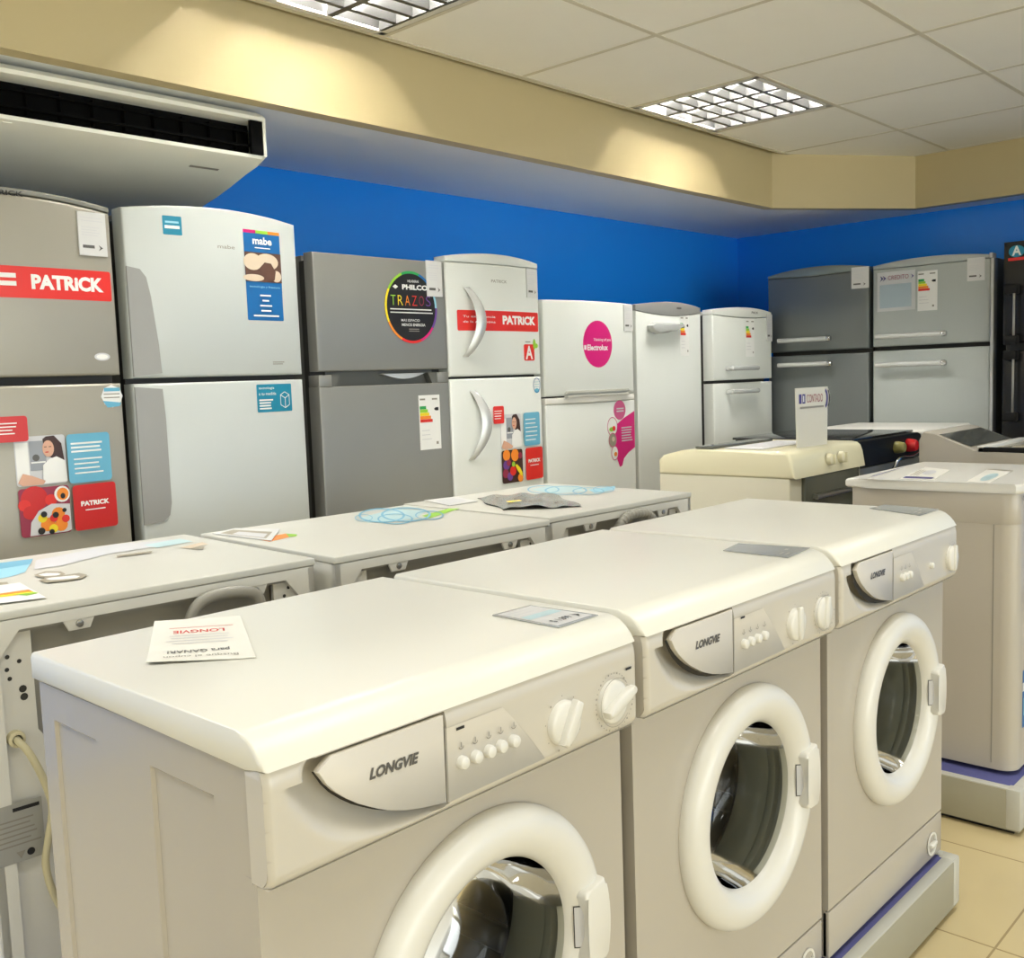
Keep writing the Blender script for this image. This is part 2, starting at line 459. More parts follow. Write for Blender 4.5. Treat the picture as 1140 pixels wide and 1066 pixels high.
# ------------------------------------------------------------------ air conditioner under the soffit
def aircon():
    t = thing('air_conditioner', 'long white air conditioner with a dark vent, hung under the soffit', 'air conditioner', (.06, 1.93, ZS-.002))
    L = 1.305
    P = [(.66, -.004), (.05, -.004), (.022, -.016), (.0, -.03), (.004, -.04), (.02, -.043), (.10, -.05), (.12, -.13), (.03, -.139), (.012, -.144),
         (.014, -.154), (.06, -.166), (.13, -.181), (.22, -.205), (.31, -.226), (.42, -.246), (.66, -.262)]
    b = B(); prism(b, P, 0, 0, L-.012); obj('housing', b, ACW, t, True, 50)
    E = [(.66, -.004), (.05, -.004), (.022, -.016), (.002, -.03), (.004, -.146), (.06, -.166), (.13, -.181), (.22, -.205), (.31, -.226), (.42, -.246), (.66, -.262)]
    b = B(); prism(b, E, 0, L-.012, L, .003); obj('end_cap', b, ACW, t)
    b = B(); prism(b, [(.004, -.0425), (.016, -.0425), (.016, -.1435), (.004, -.1435)], 0, L-.055, L-.0125)
    obj('vent_end', b, ACD, t, False)
    b = B()
    box(b, .002, L-.03, .06, .118, -.140, -.046)
    for k in range(14): box(b, .05+k*.09, .053+k*.09, .04, .066, -.128, -.058)
    box(b, .01, L-.05, .026, .034, -.075, -.070); box(b, .01, L-.05, .024, .034, -.118, -.112)
    obj('vent_grille', b, ACD, t, False)
    d = Decal(); d.lines(0, 0, .10, 1, .01, .012, MARK, 0)
    d.build('maker_badge', t, lambda u, v, n: (1.10+u, .125+v*.95, -.1815-n-v*.25))
    b = B(); box(b, .52, .545, .028, .04, -.160, -.152, .002); obj('latch', b, ACW, t)
aircon()

# ------------------------------------------------------------------ display platforms
def platform(label, x0, x1, y0, y1):
    t = thing('display_platform', label, 'platform', ((x0+x1)/2, (y0+y1)/2, 0), 0, 'low grey display platforms')
    w, d = (x1-x0)/2, (y1-y0)/2; h = .129
    b = B(); box(b, -w+.02, w-.02, -d+.02, d-.02, .0, .016); obj('plinth', b, DARK, t, False)
    b = B(); box(b, -w, w, -d, d, .014, h-.002, .003); obj('side_board', b, RIMF, t)
    b = B()
    for s in (-1, 1):
        box(b, -w+.002, w-.002, s*(d-.014)-.0135, s*(d-.014)+.0135, h-.003, h+.001, .0015)
        box(b, s*(w-.014)-.0135, s*(w-.014)+.0135, -d+.002, d-.002, h-.003, h+.0012, .0015)
    obj('edge_rim', b, RIM, t)
    b = B(); box(b, -w+.027, w-.027, -d+.027, d-.027, h-.003, h); obj('carpet_top', b, CARPET, t, False)
    for sx in (-1, 1):
        for sy in (-1, 1):
            b = B(); box(b, sx*(w-.018)-.0195, sx*(w-.018)+.0195, sy*(d-.018)-.0195, sy*(d-.018)+.0195, .016, h+.002, .006)
            obj('corner_post', b, RIM, t)
    return t
platform('grey display platform carrying the three washers with round front doors', -.12, 1.850, -.006, 1.40)
platform('grey display platform under the white washer at the right edge', 2.312, 4.66, -.006, 1.52)

# ------------------------------------------------------------------ the three front-loading washers
W = .595; D = .535; ZB = .140
CURVE = [(.058, -.050), (.068, -.065), (.078, -.076), (.091, -.087), (.105, -.097), (.119, -.105), (.132, -.112), (.145, -.118), (.168, -.126), (.193, -.132), (.229, -.139)]
def curve_z(x):
    if x <= CURVE[0][0]: return CURVE[0][1]
    for (xa, za), (xb, zb) in zip(CURVE, CURVE[1:]):
        if x <= xb: return za+(zb-za)*(x-xa)/(xb-xa)
    return CURVE[-1][1]
def dist_curve(x, z):
    best = 9
    for (xa, za), (xb, zb) in zip(CURVE, CURVE[1:]):
        dx, dz = xb-xa, zb-za; u = max(0, min(1, ((x-xa)*dx+(z-za)*dz)/(dx*dx+dz*dz)))
        best = min(best, math.hypot(x-xa-u*dx, z-za-u*dz))
    return best
def recess(x, z):
    if x > .231: return 0
    inside = x > .058 and z > curve_z(x)
    if inside: return .028 if z < -.037 else 0
    d_ = dist_curve(x, z)
    wid = .040*max(0, 1-max(0, (x-.07)/.16))**.9 + .004
    if z > -.055: wid = min(wid, .020)
    u = max(0, 1-d_/wid); u = u*u*(3-2*u)
    return .028*u
def base_y(z):
    y = 0
    if z > -.052: y += .004*((z+.052)/.018)**2
    if z < -.136: y += .010*((-.136-z)/.0155)**2
    return y
_cache = {}
PANELM = mat('control_panel_plastic', (209, 203, 190), .25, noise=.01)
def panel_mesh():
    if 'panel' in _cache: return _cache['panel']
    b = B(); nx, nz = 170, 64; zt, zb = -.0335, -.1515
    def fn(u, v):
        x = -.001+u*(W+.002); z = zb+v*(zt-zb)
        y = base_y(z)+recess(x, z)
        e = min(x+.001, W+.001-x)
        if e < .007: y += .007-math.sqrt(max(0, .007**2-(.007-e)**2))
        return (x, y, ZL+z)
    grid(b, nx, nz, fn)
    # returns to the body: sides, underside, top
    for xx in (-.001, W+.001):
        grid(b, 1, 12, lambda u, v: (xx, (base_y(zb+v*(zt-zb))+.007)*(1-u)+.036*u, ZL+zb+v*(zt-zb)))
    grid(b, 1, 1, lambda u, v: (-.001+u*(W+.002), .007+v*.029, ZL+zb-.001*v))
    grid(b, 1, 1, lambda u, v: (-.001+u*(W+.002), .004+v*.032, ZL+zt))
    bmesh.ops.remove_doubles(b, verts=b.verts[:], dist=.0002)
    box(b, .002, W-.002, .012, .034, ZL+zb+.001, ZL+zb+.006)
    o = obj('control_panel', b, PANELM, None, True, 50); _cache['panel'] = o.data; C.objects.unlink(o); bpy.data.objects.remove(o)
    return _cache['panel']
DC = (.318, -.391); DR = .204
def front_panel(x0, x1, z0, z1, cx, cz, r, y0, y1):
    """sheet with a round opening"""
    b = B()
    angs = [2*PI*k/72 for k in range(72)]+[math.atan2(zz-cz, xx-cx) % (2*PI) for xx in (x0, x1) for zz in (z0, z1)]
    angs = sorted(set(round(a, 5) for a in angs))
    fr, fi, bk = [], [], []
    for a in angs:
        c, s = math.cos(a), math.sin(a)
        k = min([(x1-cx)/c if c > 1e-6 else 9, (x0-cx)/c if c < -1e-6 else 9, (z1-cz)/s if s > 1e-6 else 9, (z0-cz)/s if s < -1e-6 else 9])
        fr.append(b.verts.new((cx+k*c, y0, cz+k*s))); fi.append(b.verts.new((cx+r*c, y0, cz+r*s)))
        bk.append(b.verts.new((cx+k*c, y1, cz+k*s)))
    n = len(angs)
    for i in range(n):
        j = (i+1) % n
        b.faces.new((fr[i], fr[j], fi[j], fi[i])); b.faces.new((fr[i], bk[i], bk[j], fr[j]))
    return b
def side_mesh():
    """left side sheet with two pressed panels"""
    ys = [D-.012, .486, .482, .372, .368, .236, .232, .106, .102, .036]
    zs = [ZB, .22, .224, ZL-.085, ZL-.081, ZL-.037]
    b = B(); v = []
    for z in zs:
        row = []
        for y in ys:
            ins = ((.372 <= y <= .482) or (.106 <= y <= .232)) and .224 <= z <= ZL-.085
            row.append(b.verts.new((.006 if ins else .002, y, z)))
        v.append(row)
    for j in range(len(zs)-1):
        for i in range(len(ys)-1): b.faces.new((v[j][i], v[j][i+1], v[j+1][i+1], v[j+1][i]))
    return b
def washer(x, label, cfg):
    t = thing('washing_machine', label, 'washing machine', (x, 0, 0), 0, 'white front-loading washers in the front row')
    # cabinet: sides, back, front sheet with door opening
    b = side_mesh()
    box(b, W-.02, W-.002, .036, D-.012, ZB, ZL-.037, .002)
    box(b, .006, W-.006, D-.03, D-.0125, ZB, ZL-.037)
    box(b, .004, W-.004, .036, D-.014, ZB, ZB+.01)
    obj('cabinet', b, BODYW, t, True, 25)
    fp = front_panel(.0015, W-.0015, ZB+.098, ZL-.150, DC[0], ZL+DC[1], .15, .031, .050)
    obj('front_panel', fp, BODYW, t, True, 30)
    b = B(); box(b, .002, W-.002, .030, .045, ZB, ZB+.094, .003)
    obj('kick_panel', b, BODYW, t)
    b = B(); lathe(b, [(.027, .0), (.027, -.002), (.022, -.002), (.020, .004), (.0, .004)], (.53, .029, ZL-.772), 1, 28)
    box(b, .513, .547, .021, .031, ZL-.776, ZL-.768, .002); obj('filter_cap', b, PLASTIC, t)
    for fx in (.05, W-.05):
        for fy in (.08, D-.06):
            b = B(); lathe(b, [(.0, .1292-ZB), (.02, .1292-ZB), (.02, .0), (.012, .002)], (fx, fy, ZB), 2, 14); obj('foot', b, RUBBER, t)
    # lid
    b = B()
    prism(b, [(D+.003, -.006), (D-.002, 0), (.048, 0), (.036, -.001), (.026, -.005), (.016, -.0125), (.007, -.0225), (.001, -.033), (.034, -.036), (D+.003, -.036)], 0, -.002, W+.002, .005, 3)
    bmesh.ops.translate(b, vec=(0, 0, ZL), verts=b.verts[:])
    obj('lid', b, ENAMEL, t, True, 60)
    share('control_panel', panel_mesh(), t)
    # detergent drawer front
    b = B()
    pts = [(.229, -.0375), (.075, -.0375), (.0615, -.046)]+CURVE
    prism(b, [(a, ZL+c) for a, c in pts], 1, -.0012, .008, .0012, 2)
    dr = obj('detergent_drawer', b, PRINT, t, True, 30)
    b = B(); n_ = 40  # black strip along the drawer edge, painting in the shade of the gap
    def shade_strip(u, v):
        k = u*(len(CURVE)-1); i = min(int(k), len(CURVE)-2); f = k-i
        xa, za = CURVE[i]; xb, zb = CURVE[i+1]; x_, z_ = xa+(xb-xa)*f, za+(zb-za)*f
        dx, dz = xb-xa, zb-za; L = math.hypot(dx, dz)
        wd_ = cfg['shade_strip']*math.sin(PI*min(1, .08+.92*u))**.6
        v2 = v*1.3-.3; x_ += dz/L*wd_*v2; z_ += -dx/L*wd_*v2
        return (x_, .0065+.002*v, ZL+z_)
    grid(b, n_, 3, shade_strip); obj('drawer_gap_shade', b, INK, dr)
    d = Decal(); d.text('LONGVIE', .121, ZL-.0775, .0125, LOGO, .066, .045, .25, rot=-.03)
    d.build('lettering', dr, lambda u, v, n: (u, -.0014-n, v))
    # printed band and its marks
    d = Decal(base=.0009)
    d.poly([(.233, ZL-.1395), (.398, ZL-.139), (.372, ZL-.105), (.345, ZL-.075), (.325, ZL-.054), (.233, ZL-.054)], PRINT)
    d.build('printed_band', t, lambda u, v, n: (u, -n+base_y(v-ZL), v)); d = Decal(base=.0014)
    d.rect(.2295, ZL-.1385, .2325, ZL-.052, MARK)
    for (bx, bz) in cfg['dash']: d.rect(bx-.0065, bz+ZL-.0017, bx+.0065, bz+ZL+.0017, INK)
    for bx in cfg['btn']:
        d.ring(bx, ZL-.0805, .0042, .0036, .0011, MARK, 12, 180, 360); d.rect(bx-.0006, ZL-.081, bx+.0006, ZL-.0755, MARK)
    d.build('printed_marks', t, lambda u, v, n: (u, -n+base_y(v-ZL), v))
    for (kx, kz, r, g, ticks) in cfg['knob']:
        d = Decal(base=.0011)
        for k in range(ticks):
            a = 2*PI*k/ticks+.2
            rr = r+.006 if ticks < 20 else r+.009
            if not (.0 < kx+rr*math.cos(a) < W-.004): continue
            u, v = kx+rr*math.cos(a), ZL+kz+rr*math.sin(a)
            s = .0008 if k % 3 else .0013
            d.rect(u-s, v-s, u+s, v+s, MARK)
        if ticks > 20: d.ring(kx, ZL+kz, r+.004, r+.004, .0008, MARK, 40, 40, 320)
        d.build('dial_marks', t, lambda u, v, n: (u, -n+base_y(v-ZL), v))
    for bx in cfg['btn']:
        b = B(); lathe(b, [(.0078, .003), (.0078, -.006), (.0066, -.0085), (.003, -.0098), (0, -.010)], (bx, 0, ZL-.099), 1, 20)
        obj('button', b, PLASTIC, t)
    for (bx, bz) in cfg.get('mini', []):
        b = B(); lathe(b, [(.0065, .003), (.0065, -.006), (.005, -.008), (0, -.009)], (bx, 0, ZL+bz), 1, 18); obj('button', b, PLASTIC, t)
    for (kx, kz, r, g, ticks) in cfg['knob']:
        b = B(); lathe(b, [(r, .002), (r, -.007), (r-.002, -.009), (r-.006, -.0105), (0, -.0115)], (kx, 0, ZL+kz), 1, 36)
        M = Matrix.Translation((kx, 0, ZL+kz)) @ Matrix.Rotation(-g, 4, 'Y')
        prism(b, [(-r*.98, -.005), (-r*.5, -.0075), (r*.6, -.009), (r*1.08, -.0055), (r*1.08, .0055), (r*.6, .009), (-r*.5, .0075), (-r*.98, .005)], 1, -cfg.get('grip', .021), -.006, .004, 3, 0, M)
        obj('knob', b, PLASTIC, t, True, 45)
    # door: ring, glass bowl, handle
    zc = ZL+DC[1]; c = (DC[0], 0, zc)
    b = B(); lathe(b, [(DR-.002, .034), (DR, .027), (DR-.001, .019), (DR-.006, .010), (DR-.014, .004), (DR-.025, .001), (DR-.038, .001), (DR-.047, .004), (DR-.055, .009), (DR-.062, .016), (DR-.066, .024), (DR-.068, .036)], c, 1, 96)
    ring = obj('door', b, PLASTIC, t, True, 60)
    b = B(); lathe(b, [(.1375, .026), (.135, .036), (.130, .062), (.121, .097), (.108, .120), (.09, .132), (.05, .138), (0, .140)], c, 1, 72)
    obj('glass_bowl', b, BOWL, ring)
    hx, hz = .488, -.392
    def arc(r, a0, a1, n=12): return [(DC[0]+r*math.cos(math.radians(a0+(a1-a0)*k/n)), zc+r*math.sin(math.radians(a0+(a1-a0)*k/n))) for k in range(n+1)]
    pts = arc(.194, -17, 17)+[(DC[0]+.158, zc+.052), (DC[0]+.147, zc+.050), (DC[0]+.143, zc+.042), (DC[0]+.152, zc+.015), (DC[0]+.152, zc-.015), (DC[0]+.143, zc-.042), (DC[0]+.147, zc-.050), (DC[0]+.158, zc-.052)]
    b = B(); prism(b, pts, 1, -.008, .012, .005, 3); obj('door_handle', b, PLASTIC, ring, True, 50)
    RP = [(.138, .024), (.142, .016), (.149, .009), (.157, .004), (.166, .001), (.2, .001)]
    def ring_y(u, v):
        r = math.hypot(u-DC[0], v-zc)
        for (ra, ya), (rb, yb) in zip(RP, RP[1:]):
            if r <= rb: return ya+(yb-ya)*max(0, (r-ra)/(rb-ra))
        return .001
    d = Decal(base=.0012, step=.0006)
    d.rect(DC[0]+.141, zc-.030, DC[0]+.1535, zc+.028, INK); d.rect(DC[0]+.1418, zc-.0285, DC[0]+.153, zc+.0265, PALEG)
    d.build('latch_slot', ring, lambda u, v, n: (u, ring_y(u, v)-n, v), [DC[0]+.141+.003*k for k in range(1, 5)])
    # gasket and drum seen through the glass
    b = B(); lathe(b, [(.153, .036), (.152, .05), (.146, .056), (.146, .066), (.151, .072), (.150, .120), (.155, .135), (.165, .14)], c, 1, 64); obj('door_gasket', b, mat('gasket_grey', (150, 150, 142), .22, noise=.04), t)
    b = B(); lathe(b, [(.155, .1402), (.175, .145), (.236, .16), (.236, .40), (.20, .425), (.06, .425), (0, .42)], c, 1, 64)
    for k in range(3):
        a = 2*PI*k/3+.5; M = Matrix.Translation(c) @ Matrix.Rotation(a, 4, 'Y')
        box(b, .19, .235, .17, .39, -.018, .018, .012, 3, 0, M)
    obj('drum', b, DRUM, t)
    return t
washer(0, 'nearest white front-loading washer, leaflet lying on its lid', dict(shade_strip=.0030, dash=[(.254, -.059), (.574, -.066)], btn=[.254, .276, .298, .318, .340], knob=[(.434, -.103, .029, math.radians(58), 9), (.535, -.102, .029, math.radians(22), 36)], mini=[(.580, -.097)]))
washer(.6208, 'middle white front-loading washer with two round dials and four buttons', dict(shade_strip=.0075, grip=.0155, dash=[(.259, -.056)], btn=[.261, .281, .303, .325], knob=[(.434, -.102, .028, math.radians(90), 9), (.535, -.102, .028, math.radians(80), 28)]))
washer(1.2416, 'front-loading washer at the far end of the front row, with a single dial', dict(shade_strip=.011, grip=.0145, dash=[], btn=[.273, .292, .312], knob=[(.553, -.102, .028, math.radians(85), 22)], mini=[(.434, -.10)]))

# papers on the lids
def quad_sheet(name, label, cat, P, z, art, m, curl=None, group=None, th=.0012):
    """sheet lying on a top; P: four corners (origin, +u, +u+v, +v); art draws in unit coordinates"""
    P = [Vector((p[0], p[1])) for p in P]
    o2 = (P[0]+P[1]+P[2]+P[3])/4
    t = thing(name, label, cat, (o2.x, o2.y, z), 0, group)
    def pos(u, v): return (P[0]*(1-u)*(1-v)+P[1]*u*(1-v)+P[2]*u*v+P[3]*(1-u)*v)-o2
    def h(u, v): return (curl(u, v) if curl else 0)
    b = B()
    grid(b, 16, 16, lambda u, v: (pos(u, v).x, pos(u, v).y, th+h(u, v)))
    grid(b, 16, 16, lambda u, v: (pos(u, v).x, pos(u, v).y, .0002+h(u, v)))
    for k in (0, 1):
        grid(b, 16, 1, lambda u, v: (pos(u, k).x, pos(u, k).y, .0002+h(u, k)+v*(th-.0002)))
        grid(b, 16, 1, lambda u, v: (pos(k, u).x, pos(k, u).y, .0002+h(k, u)+v*(th-.0002)))
    bmesh.ops.remove_doubles(b, verts=b.verts[:], dist=.00001)
    obj('sheet', b, m, t, True, 60)
    if art:
        d = Decal(base=.0003, step=.00012); art(d)
        d.build('print', t, lambda u, v, n: (pos(u, v).x, pos(u, v).y, th+n+h(u, v)), cuts=[k/8 for k in range(1, 8)])
    return t
def PW(pts, z): return [(at(px, py, 2, z).x, at(px, py, 2, z).y) for px, py in pts]
ZP = ZL+.0005
def leaflet_art(d):
    d.text('LONGVIE', .5, .30, .075, RED, .55, .02, align='c')
    d.lines(.12, .24, .7, 1, .1, .008, RED, 0)
    d.lines(.5, .62, .7, 4, .06, .012, PALEG, .3, 'c')
    d.text('para GANAR!', .52, .75, .085, LOGO, .60, .012, align='c')
    d.text('Busque el cupon', .5, .88, .06, MARK, .7, 0, align='c')
# lettering faces away from the camera: the sheet's top edge is the near one
lf = PW([(268, 686), (172, 692), (163, 740), (285, 732)], ZP)
quad_sheet('leaflet', 'white leaflet with red heading on the nearest washer', 'leaflet', lf, ZP, leaflet_art, PAPER, lambda u, v: .004*max(0, (v-.75)*4)**2*max(0, u-.2))
def card_art(d):
    d.rect(.06, .05, .94, .95, TAGP); d.lines(.14, .86, .6, 3, .1, .02, PALEG); d.rect(.1, .46, .9, .62, PALEB)
    d.text('$ 1.899', .2, .14, .13, INK, .45); d.poly([(.74, .12), (.86, .2), (.74, .28), (.78, .2)], INK)
for (px, lab) in (([(622, 699), (666, 685), (590, 674), (548, 685)], 'price card in a clear sleeve on the nearest washer'),
                  ([(877, 621), (902, 610), (822, 605), (805, 613)], 'grey price card on the middle front washer'),
                  ([(1024, 574), (1045, 567), (985, 562), (968, 566)], 'grey price card on the far front washer')):
    quad_sheet('price_card', lab, 'price card', PW(px, ZP), ZP, card_art if px[0][0] < 700 else (lambda d: (d.rect(.06, .05, .94, .95, PAPERG), d.lines(.2, .2, .2, 2, .08, .03, MARK), d.lines(.6, .25, .12, 1, .08, .05, MARK))), PAPERG, group='price cards on the front washers')

# ------------------------------------------------------------------ the row seen from behind
def rear_washer(label, ox, oy, rz, wid, zt, hose, art, plate=False, cut=False):
    t = thing('washing_machine', label, 'washing machine', (ox, oy, 0), rz, 'white washers showing their backs')
    d_ = .535
    b = B(); box(b, -.003, wid+.003, -.003, d_+.004, zt-.014, zt, .003, 3); obj('lid', b, ENAMELB, t, True, 50)
    b = B()
    z0 = .14; zt2 = zt-.015; cw = .085; ch = .045
    # frame standing proud of the recessed back sheet, with cut corners
    fr = [(0, z0), (cw, z0), (cw, zt2-.055), (wid-cw, zt2-.055), (wid-cw, z0), (wid, z0), (wid, zt2), (0, zt2)]
    prism(b, [(0, z0), (.03, z0), (.03, zt2-.058), (.062, zt2-.018), (wid-.062, zt2-.018), (wid-.03, zt2-.058), (wid-.03, z0), (wid, z0), (wid, zt2), (0, zt2)], 1, 0, .012)
    box(b, 0, .012, 0, d_, z0, zt2); box(b, wid-.012, wid, 0, d_, z0, zt2)
    box(b, 0, wid, d_-.012, d_, z0, zt2)
    box(b, .01, wid-.01, .01, d_-.01, z0, z0+.01)
    obj('cabinet', b, BACKF, t, False)
    b = B()
    prism(b, [(.028, z0+.01), (.092, z0+.01), (.092, zt2-.20), (.082, zt2-.185), (.082, zt2-.02), (.028, zt2-.02)], 1, .0125, .022)
    for k, (hx, hz) in enumerate([(.045, -.075), (.062, -.085), (.043, -.095), (.046, -.11), (.064, -.130), (.065, -.143)]):
        lathe(b, [(.0035 if k not in (4, 5) else .006, -.0006), (0, -.0006)], (hx, .0125, zt+hz), 1, 10, 1)
    obj('corner_post', b, [BACKF, GASKET], t, False)
    b = B()
    prism(b, [(wid-.092, z0+.01), (wid-.028, z0+.01), (wid-.028, zt2-.02), (wid-.082, zt2-.02), (wid-.082, zt2-.10), (wid-.092, zt2-.12)], 1, .0125, .022)
    for hx, hz in ((wid-.05, -.05), (wid-.06, -.065)): lathe(b, [(.0035, -.0006), (0, -.0006)], (hx, .0125, zt+hz), 1, 10, 1)
    obj('corner_post', b, [BACKF, GASKET], t, False)
    b = B(); box(b, .08, wid-.08, .030, .036, z0+.01, zt2-.004); box(b, .082, .088, .018, .034, z0+.02, zt2-.19, .003); obj('back_sheet', b, BACKP, t)
    b = B(); box(b, .05, wid-.05, .010, .030, zt2-.024, zt2-.004); obj('top_rail', b, BACKP, t, False)
    for bx in (.155, wid-.125):
        b = B(); prism(b, [(bx-.026, zt2-.017), (bx+.026, zt2-.017), (bx+.017, zt2-.036), (bx-.017, zt2-.036)], 1, .002, .008, .001)
        lathe(b, [(.006, .0), (.006, -.003), (.003, -.004), (0, -.004)], (bx, .002, zt2-.026), 1, 12, 1)
        obj('bracket', b, [BACKF, STEEL], t)
    if hose:
        hx0, hx1, hz = hose
        mid = (hx0+hx1)/2
        b = B(); tube(b, [(hx0-.04, -.004, zt-.42), (hx0-.03, -.008, zt-.24), (hx0+.02, -.012, zt-.115), (mid-.04, -.014, zt+hz-.004), (mid+.06, -.014, zt+hz-.006), (hx1-.02, -.010, zt-.10), (hx1, .004, zt-.18), (hx1+.01, .02, zt-.30)], .0105, 12, 0, (lambda i, n: .0125+.0012*math.sin(i*2.2)) if hose[0] < .25 else None, 24)
        obj('drain_hose', b, HOSE, t)
    if plate:
        b = B(); tube(b, [(.046, .02, zt-.205), (.046, -.006, zt-.207), (.056, -.018, zt-.225), (.072, -.022, zt-.27), (.082, -.022, zt-.32), (.072, -.022, zt-.37), (.066, -.02, zt-.41), (.074, -.02, zt-.46), (.095, -.016, zt-.51), (.125, -.010, zt-.56), (.14, -.006, zt-.66), (.14, -.004, zt-.78)], .0058, 10, 0, None, 10)
        lathe(b, [(.013, .002), (.013, -.012), (.008, -.014)], (.046, .012, zt-.205), 1, 16); obj('power_cord', b, CORD, t)
        d = Decal(); d.rect(-.0, zt-.40, .074, zt-.305, SEALN)
        d.lines(.03, zt-.312, .04, 1, .01, .006, INK, 0); d.lines(.004, zt-.330, .066, 6, .008, .0025, MARK); d.ell(.052, zt-.388, .006, .006, INK); d.poly([(.03, zt-.383), (.044, zt-.383), (.037, zt-.395)], MARK)
        d.build('rating_plate', t, lambda u, v, n: (u, -n, v))
    if art:
        d = Decal(); art(d, t, zt); 
    return t
def on_top(t, zt, px):
    """photo pixels on a lid -> the machine's own coordinates"""
    M = Matrix.Translation(t.location) @ Matrix.Rotation(t.rotation_euler.z, 4, 'Z'); Mi = M.inverted()
    out = []
    for p in px:
        v = Mi @ at(p[0], p[1], 2, zt); out.append((v.x, v.y))
    return out
def top_place(zt): return lambda u, v, n: (u, v, zt+n)
def art1(d, t, zt):
    T = lambda *p: on_top(t, zt, p)
    d.poly(T((-40, 632), (37, 622), (28, 637), (12, 642), (-60, 655)), CYAN)
    d.poly(T((-40, 632), (37, 622), (34, 628), (-40, 640)), LBLUE)
    d.poly(T((40, 624), (130, 606), (190, 601), (205, 604), (120, 617), (68, 630), (38, 634)), PALEG)
    d.poly(T((160, 607), (200, 600), (215, 603), (175, 610)), PALEB)
    d.poly(T((200, 610), (225, 604), (232, 606), (212, 611)), CREAMP); d.poly(T((212, 611), (228, 609), (226, 612), (214, 612)), TAUPE)
    d.poly(T((130, 619), (170, 614), (168, 616), (130, 621)), TAUPE)
    for q in ([(38, 641), (50, 637), (68, 637), (73, 640), (66, 643), (48, 644), (42, 643)], [(43, 647), (52, 644), (68, 642), (88, 639), (97, 641), (92, 645), (72, 648), (52, 650)]):
        d.poly(T(*q), TAUPE)
        cx = sum(a for a, _ in q)/len(q); cy = sum(c for _, c in q)/len(q)
        d.poly(T(*[(cx+(a-cx)*.72, cy+(c-cy)*.5) for a, c in q]), WHITE)
    d.poly(T((-30, 657), (22, 650), (52, 667), (-20, 676)), WHITE)
    d.poly(T((-10, 664), (32, 658), (36, 660), (-10, 666)), ORNG); d.poly(T((-10, 666), (36, 660), (39, 662), (-10, 668)), YELL); d.poly(T((18, 664), (39, 661), (43, 662), (30, 665)), LIME)
    d.poly(T((-10, 651), (8, 650), (10, 652), (-10, 654)), TAUPE)
    d.build('top_sticker', t, top_place(zt))
def loops(d, t, zt, E, m):
    for (cx, cy, rx, ry) in E:
        pts = []
        o = [on_top(t, zt, [(cx+rx*math.cos(2*PI*k/24), cy+ry*math.sin(2*PI*k/24)) for k in range(24)]), on_top(t, zt, [(cx+(rx*.9)*math.cos(2*PI*k/24), cy+(ry*.86)*math.sin(2*PI*k/24)) for k in range(24)])]
        vs = o[0]+o[1]; d.raw(vs, [(k, (k+1) % 24, 24+(k+1) % 24, 24+k) for k in range(24)], m)
def art2(d, t, zt):
    T = lambda *p: on_top(t, zt, p)
    d.poly(T((285, 600), (318, 594), (330, 596), (300, 603)), ORNG); d.poly(T((318, 594), (331, 595), (330, 597), (322, 598)), LIME)
    d.build('energy_label', t, top_place(zt)); d = Decal()
    d.poly(T((470, 574), (500, 566), (512, 566), (478, 577)), LIME)
    d.poly(T((400, 577), (440, 566), (475, 569), (460, 578), (410, 582)), PALEB)
    loops(d, t, zt, [(425, 574, 26, 8), (452, 573, 28, 8), (440, 578, 20, 6), (478, 574, 16, 5), (405, 577, 10, 4)], LBLUE)
    d.build('top_sticker', t, top_place(zt))
def art3(d, t, zt):
    d.poly(on_top(t, zt, [(592, 545), (610, 541), (645, 541), (650, 547), (612, 550)]), PALEB)
    d.poly(on_top(t, zt, [(655, 545), (685, 541), (684, 545), (662, 549)]), CYAN)
    loops(d, t, zt, [(605, 545, 18, 4.5), (630, 546, 24, 5), (655, 547, 18, 4), (672, 545, 12, 3.5)], LBLUE)
    d.build('top_sticker', t, top_place(zt))
ZT = ZL+.004
r1 = rear_washer('back-turned white washer at left with cream power cord hanging down', .028, .815, math.radians(-3.2), .600, ZT, (.30, .50, -.036), art1, True)
r2 = rear_washer('back-turned white washer between the left one and the far one', .656, .752, math.radians(-3), .596, ZT, None, art2)
r3 = rear_washer('back-turned white washer under a crumpled silver sheet', 1.279, .745, math.radians(-2), .580, ZT, (.19, .43, -.032), art3)
zt_ = ZT+.0012
quad_sheet('price_card', 'pale grey card on the back corner of a washer, below the tall white fridge', 'price card', PW([(302, 602), (312, 591), (262, 590), (236, 594)], zt_), zt_, lambda d: (d.rect(.1, .1, .7, .9, TAUPE), d.rect(.15, .15, .5, .7, PALEG)), TAGP, lambda u, v: .004*u)
quad_sheet('price_card', 'pale card beside the crumpled silver sheet', 'price card', PW([(500, 563), (532, 558), (507, 553), (472, 557)], zt_), zt_, lambda d: d.rect(.15, .15, .8, .8, PALEG), TAGP)
